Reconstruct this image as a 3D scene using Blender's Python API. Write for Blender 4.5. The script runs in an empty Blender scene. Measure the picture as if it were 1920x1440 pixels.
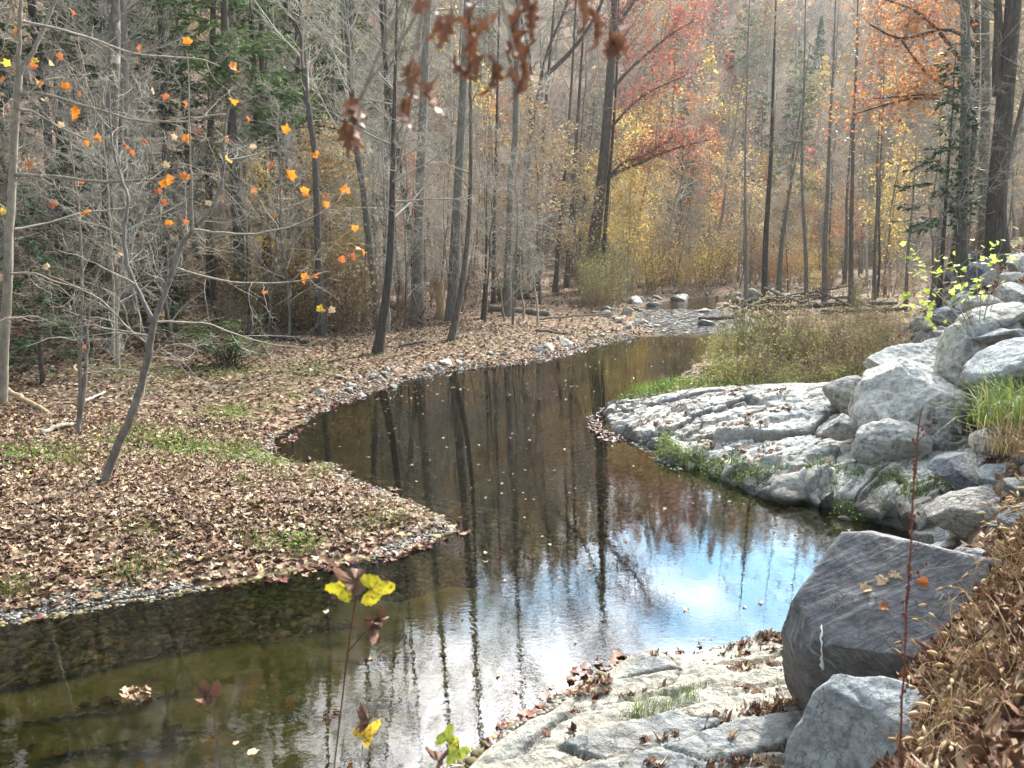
import bpy, bmesh, math, random
import numpy as np
from mathutils import Vector, Matrix

random.seed(11)
RNG = np.random.default_rng(11)
C = bpy.context.scene.collection
PI = math.pi
HAZE = 0.0003

# ------------------------------------------------------------------ camera, sky, sun, exposure
FPX, CAMH, PITCH = 1450.0, 4.0, math.radians(10.6)
cam_d = bpy.data.cameras.new('camera')
cam = bpy.data.objects.new('camera', cam_d); C.objects.link(cam)
cam.location = (0, 0, CAMH)
cam.rotation_euler = (PI/2 - PITCH, 0, 0)
cam_d.sensor_width = 36.0
cam_d.lens = 36.0*FPX/1920.0
cam_d.clip_start = 0.05
cam_d.clip_end = 2000
cam_d.dof.use_dof = True
cam_d.dof.focus_distance = 16.0
cam_d.dof.aperture_fstop = 4.6
bpy.context.scene.camera = cam

SUN_EL, SUN_AZ = math.radians(41), math.radians(34)      # azimuth measured from +Y towards +X
world = bpy.data.worlds.new('World'); bpy.context.scene.world = world
world.use_nodes = True
nt = world.node_tree; nt.nodes.clear()
w_out = nt.nodes.new('ShaderNodeOutputWorld'); w_bg = nt.nodes.new('ShaderNodeBackground')
w_bg.inputs[1].default_value = 0.14
sky = nt.nodes.new('ShaderNodeTexSky'); sky.sky_type = 'NISHITA'; sky.sun_disc = False
sky.sun_elevation = SUN_EL; sky.sun_rotation = SUN_AZ; sky.air_density = 1.0; sky.dust_density = 0.3; sky.ozone_density = 3.0
w_tc = nt.nodes.new('ShaderNodeTexCoord')
w_map = nt.nodes.new('ShaderNodeMapping'); w_map.inputs['Scale'].default_value = (1.0, 1.0, 2.2); w_map.inputs['Location'].default_value = (0.75, 0.4, 0.2)
w_n = nt.nodes.new('ShaderNodeTexNoise'); w_n.inputs['Scale'].default_value = 2.1; w_n.inputs['Detail'].default_value = 7; w_n.inputs['Roughness'].default_value = 0.52
w_r = nt.nodes.new('ShaderNodeValToRGB'); w_r.color_ramp.elements[0].position = 0.42; w_r.color_ramp.elements[1].position = 0.58
w_mix = nt.nodes.new('ShaderNodeMix'); w_mix.data_type = 'RGBA'
L = nt.links.new
w_dot = nt.nodes.new('ShaderNodeVectorMath'); w_dot.operation = 'DOT_PRODUCT'; w_dot.inputs[1].default_value = (math.sin(SUN_AZ)*math.cos(SUN_EL), math.cos(SUN_AZ)*math.cos(SUN_EL), math.sin(SUN_EL))
w_cl = nt.nodes.new('ShaderNodeMapRange'); w_cl.inputs['From Min'].default_value = .72; w_cl.inputs['From Max'].default_value = 1.0; w_cl.inputs['To Min'].default_value = 1.0; w_cl.inputs['To Max'].default_value = 15
w_sc = nt.nodes.new('ShaderNodeVectorMath'); w_sc.operation = 'SCALE'; w_sc.inputs[0].default_value = (4.4, 4.35, 4.3)
L(w_tc.outputs['Generated'], w_dot.inputs[0]); L(w_dot.outputs['Value'], w_cl.inputs['Value']); L(w_cl.outputs[0], w_sc.inputs['Scale']); L(w_sc.outputs[0], w_mix.inputs['B'])
L(w_tc.outputs['Generated'], w_map.inputs[0]); L(w_map.outputs[0], w_n.inputs[0]); L(w_n.outputs[0], w_r.inputs[0])
L(w_r.outputs[0], w_mix.inputs['Factor']); 
w_s2 = nt.nodes.new('ShaderNodeVectorMath'); w_s2.operation = 'SCALE'; w_c2 = nt.nodes.new('ShaderNodeMapRange'); w_c2.inputs['From Min'].default_value = .72; w_c2.inputs['To Min'].default_value = 1.0; w_c2.inputs['To Max'].default_value = 4.2
L(w_dot.outputs['Value'], w_c2.inputs['Value']); L(w_c2.outputs[0], w_s2.inputs['Scale']); L(sky.outputs[0], w_s2.inputs[0]); w_s3 = nt.nodes.new('ShaderNodeVectorMath'); w_s3.operation = 'MULTIPLY'; w_s3.inputs[1].default_value = (.82, 1.08, .97); L(w_s2.outputs[0], w_s3.inputs[0]); L(w_s3.outputs[0], w_mix.inputs['A'])
L(w_mix.outputs['Result'], w_bg.inputs[0]); L(w_bg.outputs[0], w_out.inputs[0])

sun_d = bpy.data.lights.new('sun', 'SUN'); sun_d.energy = 5.0; sun_d.angle = math.radians(3); sun_d.color = (1.0, 0.95, 0.87)
sun = bpy.data.objects.new('sun', sun_d); C.objects.link(sun)
_sd = Vector((math.sin(SUN_AZ)*math.cos(SUN_EL), math.cos(SUN_AZ)*math.cos(SUN_EL), math.sin(SUN_EL)))
sun.rotation_euler = _sd.to_track_quat('Z', 'Y').to_euler()

sc = bpy.context.scene
sc.view_settings.view_transform = 'Standard'; sc.view_settings.look = 'None'
sc.view_settings.gamma = 1.0; sc.view_settings.exposure = 1.10
sc.cycles.use_denoising = True
sc.cycles.max_bounces = 7; sc.cycles.diffuse_bounces = 3; sc.cycles.glossy_bounces = 3
sc.cycles.transmission_bounces = 3; sc.cycles.transparent_max_bounces = 8; sc.cycles.volume_bounces = 0
sc.cycles.sample_clamp_indirect = 6.0
sc.cycles.use_adaptive_sampling = True; sc.cycles.adaptive_threshold = 0.02
sc.cycles.caustics_reflective = False; sc.cycles.caustics_refractive = False

# ------------------------------------------------------------------ pixels of the photograph -> places
cP, sP = math.cos(PITCH), math.sin(PITCH)
def ray(px, py):
    dx, dy = (px-960)/FPX, (720-py)/FPX
    return np.array([dx, cP+dy*sP, -sP+dy*cP])
def on_z(px, py, z=0.0):
    d = ray(px, py); t = (z-CAMH)/d[2]
    return np.array([0, 0, CAMH]) + d*t
def at_y(px, py, Y):
    d = ray(px, py)
    return np.array([0, 0, CAMH]) + d*(Y/d[1])

# ------------------------------------------------------------------ noise
def _hash(ix, iy, iz, seed):
    h = (ix.astype(np.int64)*374761393 + iy.astype(np.int64)*668265263 + iz.astype(np.int64)*1274126177 + seed*974634777) & 0xFFFFFFFF
    h = ((h ^ (h >> 13))*1103515245 + 12345) & 0xFFFFFFFF
    h = ((h ^ (h >> 15))*2246822519) & 0xFFFFFFFF
    h ^= (h >> 16)
    return (h & 0xFFFFFF)/float(0xFFFFFF)
def vnoise(x, y, z=None, seed=0):
    x = np.asarray(x, float); y = np.asarray(y, float); z = np.zeros_like(x) if z is None else np.asarray(z, float)
    x0, y0, z0 = np.floor(x), np.floor(y), np.floor(z)
    fx, fy, fz = x-x0, y-y0, z-z0
    fx = fx*fx*(3-2*fx); fy = fy*fy*(3-2*fy); fz = fz*fz*(3-2*fz)
    x0 = x0.astype(np.int64); y0 = y0.astype(np.int64); z0 = z0.astype(np.int64)
    r = 0
    for i in (0, 1):
        for j in (0, 1):
            for k in (0, 1):
                w = (fx if i else 1-fx)*(fy if j else 1-fy)*(fz if k else 1-fz)
                r = r + w*_hash(x0+i, y0+j, z0+k, seed)
    return r*2-1
def fbm(x, y, z=None, seed=0, octv=4, gain=0.5):
    a, s, r = 1.0, 1.0, 0
    for o in range(octv):
        r = r + a*vnoise(np.asarray(x)*s+o*17.3, np.asarray(y)*s-o*9.1, None if z is None else np.asarray(z)*s+o*5.7, seed+o)
        a *= gain; s *= 2.03
    return r
def voro(x, y, seed=0):
    """nearest cell: (distance to the border, id noise, offset from the cell's point)"""
    x = np.asarray(x, float); y = np.asarray(y, float)
    xi, yi = np.floor(x), np.floor(y)
    f1 = np.full(x.shape, 9.0); f2 = np.full(x.shape, 9.0); cid = np.zeros(x.shape); cx = np.zeros(x.shape); cy = np.zeros(x.shape)
    for i in (-1, 0, 1):
        for j in (-1, 0, 1):
            gx, gy = (xi+i).astype(np.int64), (yi+j).astype(np.int64)
            px = gx+0.1+0.8*_hash(gx, gy, gx*0, seed); py = gy+0.1+0.8*_hash(gx, gy, gx*0+1, seed)
            d = np.hypot(x-px, y-py); h = _hash(gx, gy, gx*0+2, seed)
            m = d < f1
            f2 = np.where(m, f1, np.minimum(f2, d)); cid = np.where(m, h, cid); cx = np.where(m, x-px, cx); cy = np.where(m, y-py, cy)
            f1 = np.where(m, d, f1)
    return f2-f1, cid, cx, cy
def sstep(a, b, x):
    t = np.clip((np.asarray(x, float)-a)/(b-a), 0, 1); return t*t*(3-2*t)

# ------------------------------------------------------------------ meshes and objects
def mesh_np(name, V, faces, smooth=False):
    """faces: list of int arrays (n,k)"""
    V = np.asarray(V, np.float32).reshape(-1, 3)
    faces = [np.asarray(f, np.int32) for f in faces if len(f)]
    me = bpy.data.meshes.new(name)
    me.vertices.add(len(V)); me.vertices.foreach_set('co', V.ravel())
    nl = sum(f.size for f in faces); npol = sum(len(f) for f in faces)
    me.loops.add(nl); me.polygons.add(npol)
    me.loops.foreach_set('vertex_index', np.concatenate([f.ravel() for f in faces]))
    tot = np.concatenate([np.full(len(f), f.shape[1], np.int32) for f in faces])
    st = np.concatenate([[0], np.cumsum(tot)[:-1]]).astype(np.int32)
    me.polygons.foreach_set('loop_start', st)
    me.update(calc_edges=True)
    if smooth: me.polygons.foreach_set('use_smooth', np.ones(npol, bool))
    return me
def link(name, me, mat=None, parent=None, loc=None):
    o = bpy.data.objects.new(name, me); C.objects.link(o)
    if mat is not None:
        for m in (mat if isinstance(mat, (list, tuple)) else [mat]): me.materials.append(m)
    if parent is not None: o.parent = parent
    if loc is not None: o.location = loc
    return o
def tag(o, label=None, cat=None, group=None, kind=None):
    if label: o['label'] = label
    if cat: o['category'] = cat
    if group: o['group'] = group
    if kind: o['kind'] = kind
    return o
def thing(name, label, cat, loc=(0, 0, 0), rotz=0, group=None, scale=None):
    o = bpy.data.objects.new(name, None); C.objects.link(o); o.empty_display_size = 0.2
    o.location = loc; o.rotation_euler = (0, 0, rotz)
    if scale is not None: o.scale = scale if hasattr(scale, '__len__') else (scale,)*3
    return tag(o, label, cat, group)
def dup(root, loc, rotz=0.0, scale=1.0, label=None, group=None, tilt=(0, 0)):
    r = root.copy(); C.objects.link(r); r.location = loc; r.rotation_euler = (tilt[0], tilt[1], rotz)
    r.scale = scale if hasattr(scale, '__len__') else (scale,)*3
    if label: r['label'] = label
    if group: r['group'] = group
    for ch in list(root.children):
        c = ch.copy(); C.objects.link(c); c.parent = r
        for g in ch.children:
            d = g.copy(); C.objects.link(d); d.parent = c
    return r

def rots(n, tilt=0.5, rng=RNG, up=None):
    """n rotation matrices: random yaw, then a random tilt about a random horizontal axis"""
    yaw = rng.uniform(0, 2*PI, n); ta = rng.uniform(0, 2*PI, n); tl = rng.normal(0, tilt, n) if np.isscalar(tilt) else tilt
    c, s = np.cos(yaw), np.sin(yaw); Z = np.zeros(n); O = np.ones(n)
    Rz = np.stack([np.stack([c, -s, Z], -1), np.stack([s, c, Z], -1), np.stack([Z, Z, O], -1)], -2)
    ax, ay = np.cos(ta), np.sin(ta); ct, st = np.cos(tl), np.sin(tl); k = 1-ct
    Rt = np.stack([np.stack([ct+ax*ax*k, ax*ay*k, ay*st], -1), np.stack([ax*ay*k, ct+ay*ay*k, -ax*st], -1), np.stack([-ay*st, ax*st, ct], -1)], -2)
    return Rt @ Rz
def stamp(tv, tf, pos, R, scale):
    """copies of a template (tv, tf=(m,k)) -> V, F"""
    n = len(pos); k = len(tv)
    S = np.asarray(scale, float).reshape(n, 1, -1) if np.ndim(scale) else scale
    V = np.einsum('nij,nkj->nki', R, np.broadcast_to(tv, (n, k, 3))*S) + pos[:, None, :]
    F = tf[None] + (np.arange(n)*k)[:, None, None]
    return V.reshape(-1, 3), F.reshape(-1, tf.shape[1])
def merge(parts):
    Vs, Fs, off = [], {}, 0
    for V, F in parts:
        Vs.append(V); Fs.setdefault(F.shape[1], []).append(F+off); off += len(V)
    return np.concatenate(Vs), [np.concatenate(v) for v in Fs.values()]

# leaf templates, each about 1 across
def leaf_lobed(curl=0.3, seed=0, lobes=5):
    r = np.random.default_rng(seed)
    if lobes == 5: prof = [(-90, .16), (-58, .44), (-40, .43), (-20, .60), (4, .46), (30, .74), (50, .50), (66, .58), (90, .84)]
    else: prof = [(-90, .1), (-40, .42), (0, .36), (25, .55), (55, .36), (90, .62)]
    full = prof + [(180-a, q) for a, q in prof[::-1][1:-1]]
    pts = []
    for a, q in full:
        a = math.radians(a); q = q*r.uniform(.85, 1.12)
        pts.append((q*math.cos(a), q*math.sin(a), 0))
    V = np.array([(0, -.05, 0)]+pts)
    a1, a2 = r.uniform(0, PI, 2)
    u = V[:, 0]*math.cos(a1)+V[:, 1]*math.sin(a1); v = V[:, 0]*math.cos(a2)+V[:, 1]*math.sin(a2)
    V[:, 2] = curl*(u*u*1.8 + .3*np.sin(v*5+seed)) + .13*curl*r.normal(size=len(V))
    n = len(pts)
    F = np.array([(0, 1+i, 1+(i+1) % n) for i in range(n)])
    return V, F
def leaf_oak(curl=.3, seed=0):
    r = np.random.default_rng(seed)
    half = [(.0, -.5), (.10, -.32), (.06, -.2), (.22, -.08), (.1, .02), (.28, .16), (.12, .24), (.2, .38), (.08, .42), (0, .55)]
    mid = [(0, y, 0) for _, y in half]
    V = np.array([(x*r.uniform(.9, 1.1), y, 0) for x, y in half]+mid+[(-x*r.uniform(.9, 1.1), y, 0) for x, y in half], float)
    n = len(half)
    F = [(i, i+1, n+i+1, n+i) for i in range(n-1)]+[(n+i, n+i+1, 2*n+i+1, 2*n+i) for i in range(n-1)]
    V[:, 2] = curl*(-V[:, 1]**2*1.2+np.abs(V[:, 0])*1.6) + .04*r.normal(size=len(V))
    return V, np.array(F)
def leaf_broad(curl=.3, seed=0):
    r = np.random.default_rng(seed); n = 44; a = np.linspace(-PI/2, 1.5*PI, n, endpoint=False)
    lob = .50+.16*np.cos(3*(a-PI/2))+.05*np.cos(5*(a-PI/2))-.22*np.exp(-((a+PI/2)/.35)**2)-.22*np.exp(-((a-1.5*PI)/.35)**2)
    rr = lob*(1+.055*((np.arange(n) % 2)*2-1)+.03*r.normal(size=n)); V = [(0, -.12, 0)]
    for f in (.33, .66, 1.0): V += [(q*f*math.cos(t), -.12*(1-f)+q*f*math.sin(t)*1.05+.06*f, 0) for q, t in zip(rr, a)]
    V = np.array(V); rad = np.hypot(V[:, 0], V[:, 1]); th = np.arctan2(V[:, 1]+.12, V[:, 0])
    V[:, 2] = curl*(rad**2*1.5*(.4+.6*np.cos(2*th+seed)) + .10*np.cos(6*(th-PI/2))*rad) + .02*curl*r.normal(size=len(V))
    F = [(0, 1+i, 1+(i+1) % n, 1+(i+1) % n) for i in range(n)]; F3 = np.array([(0, 1+i, 1+(i+1) % n) for i in range(n)])
    F4 = np.array([(1+k*n+i, 1+(k+1)*n+i, 1+(k+1)*n+(i+1) % n, 1+k*n+(i+1) % n) for k in (0, 1) for i in range(n)]); return V, [F3, F4]
LQ = (np.array([(0, -.5, 0), (.34, .02, .1), (0, .5, -.05), (-.34, .02, .12)]), np.array([(0, 1, 2), (0, 2, 3)]))
L6 = (np.array([(0, -.5, 0), (.38, -.2, .12), (.26, .22, .05), (0, .5, -.08), (-.3, .2, .1), (-.36, -.22, .02)]), np.array([(0, 1, 2, 3), (0, 3, 4, 5)]))

# ------------------------------------------------------------------ materials
def newmat(name):
    m = bpy.data.materials.new(name); m.use_nodes = True; t = m.node_tree; t.nodes.clear()
    out = t.nodes.new('ShaderNodeOutputMaterial'); p = t.nodes.new('ShaderNodeBsdfPrincipled')
    t.links.new(p.outputs[0], out.inputs[0])
    return m, t, p, out
def N(t, typ, **kw):
    n = t.nodes.new(typ)
    for k, v in kw.items():
        if k in n.inputs.keys(): n.inputs[k].default_value = v
        else: setattr(n, k, v)
    return n
def ramp(t, fac, stops, interp='LINEAR'):
    r = t.nodes.new('ShaderNodeValToRGB'); cr = r.color_ramp; cr.interpolation = interp
    while len(cr.elements) < len(stops): cr.elements.new(0.5)
    for e, (p, c) in zip(cr.elements, stops):
        e.position = p; e.color = (*c, 1) if len(c) == 3 else c
    t.links.new(fac, r.inputs[0]); return r.outputs[0]
def mixc(t, f, a, b, mode='MIX'):
    m = t.nodes.new('ShaderNodeMix'); m.data_type = 'RGBA'; m.blend_type = mode
    for v, k in ((f, 'Factor'), (a, 'A'), (b, 'B')):
        if isinstance(v, (int, float)): m.inputs[k].default_value = v
        elif isinstance(v, tuple): m.inputs[k].default_value = (*v, 1)
        else: t.links.new(v, m.inputs[k])
    return m.outputs['Result']
def noise(t, vec, scale, detail=4, rough=.6, mapscale=None):
    if mapscale is not None:
        mp = N(t, 'ShaderNodeMapping'); mp.inputs['Scale'].default_value = mapscale
        t.links.new(vec, mp.inputs[0]); vec = mp.outputs[0]
    n = N(t, 'ShaderNodeTexNoise'); n.inputs['Scale'].default_value = scale; n.inputs['Detail'].default_value = detail; n.inputs['Roughness'].default_value = rough
    t.links.new(vec, n.inputs['Vector']); return n.outputs[0]
def mth(t, op, a, b=None, clamp=False):
    m = N(t, 'ShaderNodeMath', operation=op); m.use_clamp = clamp
    for i, v in enumerate((a, b)):
        if v is None: continue
        if isinstance(v, (int, float)): m.inputs[i].default_value = v
        else: t.links.new(v, m.inputs[i])
    return m.outputs[0]
def bump(t, p, h, strength=.5, dist=.05):
    b = N(t, 'ShaderNodeBump'); b.inputs['Strength'].default_value = strength; b.inputs['Distance'].default_value = dist
    t.links.new(h, b.inputs['Height']); t.links.new(b.outputs[0], p.inputs['Normal'])

def leaf_mat(name, stops, transl=.35, rough=.6, objvar=.25):
    m, t, p, out = newmat(name)
    g = N(t, 'ShaderNodeNewGeometry'); oi = N(t, 'ShaderNodeObjectInfo')
    col = ramp(t, g.outputs['Random Per Island'], stops)
    k = mth(t, 'ADD', mth(t, 'MULTIPLY', oi.outputs['Random'], objvar*2), 1-objvar)
    hsv = N(t, 'ShaderNodeHueSaturation'); t.links.new(col, hsv.inputs['Color']); t.links.new(k, hsv.inputs['Value'])
    p.inputs['Roughness'].default_value = rough; p.inputs['Specular IOR Level'].default_value = .3
    t.links.new(hsv.outputs[0], p.inputs['Base Color'])
    if transl:
        tr = N(t, 'ShaderNodeBsdfTranslucent'); mx = N(t, 'ShaderNodeMixShader'); mx.inputs[0].default_value = transl
        t.links.new(hsv.outputs[0], tr.inputs[0]); t.links.new(p.outputs[0], mx.inputs[1]); t.links.new(tr.outputs[0], mx.inputs[2]); t.links.new(mx.outputs[0], out.inputs[0])
    return m
def bark_mat(name, dark, light, zs=.25, scale=14, patch=None):
    m, t, p, out = newmat(name)
    tc = N(t, 'ShaderNodeTexCoord'); oi = N(t, 'ShaderNodeObjectInfo')
    n1 = noise(t, tc.outputs['Object'], scale, 5, .65, (1, 1, zs)); n2 = noise(t, tc.outputs['Object'], 1.3, 3)
    c = ramp(t, n1, [(.32, dark), (.68, light)])
    c = mixc(t, mth(t, 'MULTIPLY', n2, .5), c, tuple(x*.55 for x in dark))
    if patch is not None:
        n3 = noise(t, tc.outputs['Object'], 3.0, 3, .6, (1, 1, .6))
        c = mixc(t, ramp(t, n3, [(.52, (0, 0, 0)), (.58, (1, 1, 1))]), c, patch)
    hsv = N(t, 'ShaderNodeHueSaturation'); t.links.new(c, hsv.inputs['Color'])
    t.links.new(mth(t, 'ADD', mth(t, 'MULTIPLY', oi.outputs['Random'], .7), .65), hsv.inputs['Value'])
    t.links.new(hsv.outputs[0], p.inputs['Base Color']); p.inputs['Roughness'].default_value = .85; p.inputs['Specular IOR Level'].default_value = .2
    bump(t, p, n1, .7, .03)
    return m
def rock_mat(name, base, dark, light, stripe=None, stripe_dir=None, moss=0.0, leafdust=False, crack=True, scale=1.0, stripe_k=.5, wet=True, fine=1.0, facet=.9, stain=.35, slab=((.10, .11, .115), (.30, .32, .33))):
    """stone: mottled base, bedding stripes, cracks, lichen-light flecks, moss on chosen patches"""
    m, t, p, out = newmat(name)
    tc = N(t, 'ShaderNodeTexCoord'); vec = tc.outputs['Object']; g = N(t, 'ShaderNodeNewGeometry')
    if not wet:
        pass
    n1 = noise(t, vec, 2.2*scale, 6, .62); n2 = noise(t, vec, 9*scale, 8, .72); n3 = noise(t, vec, 45*scale, 4, .7)
    c = ramp(t, n1, [(.32, dark), (.5, base), (.66, light)])
    c = mixc(t, ramp(t, n2, [(.42, (0, 0, 0)), (.62, (1, 1, 1))]), c, light)
    c = mixc(t, mth(t, 'MULTIPLY', ramp(t, n3, [(.56, (0, 0, 0)), (.72, (1, 1, 1))]), .55), c, dark)
    h = mth(t, 'ADD', mth(t, 'MULTIPLY', n2, .7), mth(t, 'MULTIPLY', n3, .3))
    if stripe:
        mp = N(t, 'ShaderNodeMapping'); mp.inputs['Rotation'].default_value = stripe_dir or (0, 0, 0); mp.inputs['Scale'].default_value = (.8, 22*fine, 3)
        t.links.new(vec, mp.inputs[0])
        ns = N(t, 'ShaderNodeTexNoise'); ns.inputs['Scale'].default_value = 1.3; ns.inputs['Detail'].default_value = 6; ns.inputs['Roughness'].default_value = .7
        t.links.new(mp.outputs[0], ns.inputs['Vector'])
        s = ramp(t, ns.outputs[0], [(.52, (0, 0, 0)), (.66, (1, 1, 1))]); s = mth(t, 'MULTIPLY', s, ramp(t, noise(t, vec, 1.7*scale, 3), [(.40, (.15, .15, .15)), (.60, (1, 1, 1))]))
        c = mixc(t, mth(t, 'MULTIPLY', s, stripe_k), c, stripe)
        h = mth(t, 'ADD', h, mth(t, 'MULTIPLY', ns.outputs[0], .5))
    vf = N(t, 'ShaderNodeTexVoronoi'); vf.inputs['Scale'].default_value = 5.5*scale; mpf = N(t, 'ShaderNodeMapping'); mpf.inputs['Scale'].default_value = (1, 1.5, 2.0)
    nf_ = N(t, 'ShaderNodeTexNoise'); nf_.inputs['Scale'].default_value = 4*scale; nf_.inputs['Detail'].default_value = 4; t.links.new(vec, nf_.inputs['Vector'])
    sf = N(t, 'ShaderNodeVectorMath', operation='SCALE'); sf.inputs['Scale'].default_value = .35/scale; t.links.new(nf_.outputs['Color'], sf.inputs[0]); af = N(t, 'ShaderNodeVectorMath', operation='ADD'); t.links.new(vec, af.inputs[0]); t.links.new(sf.outputs[0], af.inputs[1])
    t.links.new(af.outputs[0], mpf.inputs[0]); t.links.new(mpf.outputs[0], vf.inputs['Vector']); h = mth(t, 'ADD', h, mth(t, 'MULTIPLY', vf.outputs['Distance'], facet))
    if crack:
        v = N(t, 'ShaderNodeTexVoronoi', feature='DISTANCE_TO_EDGE'); v.inputs['Scale'].default_value = 3.2*scale
        mp2 = N(t, 'ShaderNodeMapping'); mp2.inputs['Scale'].default_value = (1, 1.6, 2.2)
        wv = N(t, 'ShaderNodeVectorMath', operation='ADD')
        nn = N(t, 'ShaderNodeTexNoise'); nn.inputs['Scale'].default_value = 3.0*scale; nn.inputs['Detail'].default_value = 5
        sc_ = N(t, 'ShaderNodeVectorMath', operation='SCALE'); sc_.inputs['Scale'].default_value = .7/scale
        t.links.new(vec, nn.inputs['Vector']); t.links.new(nn.outputs['Color'], sc_.inputs[0]); t.links.new(vec, wv.inputs[0]); t.links.new(sc_.outputs[0], wv.inputs[1])
        t.links.new(wv.outputs[0], mp2.inputs[0]); t.links.new(mp2.outputs[0], v.inputs['Vector'])
        ck = ramp(t, v.outputs['Distance'], [(.0, (1, 1, 1)), (.022, (0, 0, 0))])
        msk = ramp(t, n1, [(.45, (0, 0, 0)), (.55, (1, 1, 1))])
        ckm = mth(t, 'MULTIPLY', ck, msk)
        c = mixc(t, mth(t, 'MULTIPLY', ckm, .6), c, tuple(x*.35 for x in dark))
        h = mth(t, 'SUBTRACT', h, mth(t, 'MULTIPLY', ckm, .6))
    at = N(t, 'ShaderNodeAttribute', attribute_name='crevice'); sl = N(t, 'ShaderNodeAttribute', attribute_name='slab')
    c = mixc(t, mth(t, 'MULTIPLY', sl.outputs['Fac'], ramp(t, n1, [(.35, (.5, .5, .5)), (.6, (.95, .95, .95))])), c, mixc(t, n2, slab[0], slab[1]))
    st = noise(t, vec, .8*scale, 6, .7); c = mixc(t, mth(t, 'MULTIPLY', ramp(t, st, [(.50, (0, 0, 0)), (.62, (1, 1, 1))]), stain), c, mixc(t, n2, (.10, .08, .055), (.36, .29, .20)))
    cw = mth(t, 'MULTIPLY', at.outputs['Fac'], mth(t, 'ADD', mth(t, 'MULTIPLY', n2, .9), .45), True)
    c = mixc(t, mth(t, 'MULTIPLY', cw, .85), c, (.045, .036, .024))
    if moss:
        n4 = noise(t, vec, 1.6*scale, 5, .7)
        mk = ramp(t, n4, [(1-moss, (0, 0, 0)), (1-moss+.06, (1, 1, 1))])
        sx_ = N(t, 'ShaderNodeSeparateXYZ'); t.links.new(vec, sx_.inputs[0]); mr = N(t, 'ShaderNodeMapRange'); mr.inputs['From Min'].default_value = -.05; mr.inputs['From Max'].default_value = .35; t.links.new(mth(t, 'SUBTRACT', sx_.outputs['X'], mth(t, 'MULTIPLY', sx_.outputs['Z'], .5)), mr.inputs['Value'])
        mk = mth(t, 'MULTIPLY', mk, mr.outputs[0])
        c = mixc(t, mk, c, mixc(t, n2, (.035, .045, .012), (.11, .12, .03)))
    t.links.new(c, p.inputs['Base Color']); p.inputs['Roughness'].default_value = .8; p.inputs['Specular IOR Level'].default_value = .35
    bump(t, p, h, .75, .05/scale)
    return m

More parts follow.
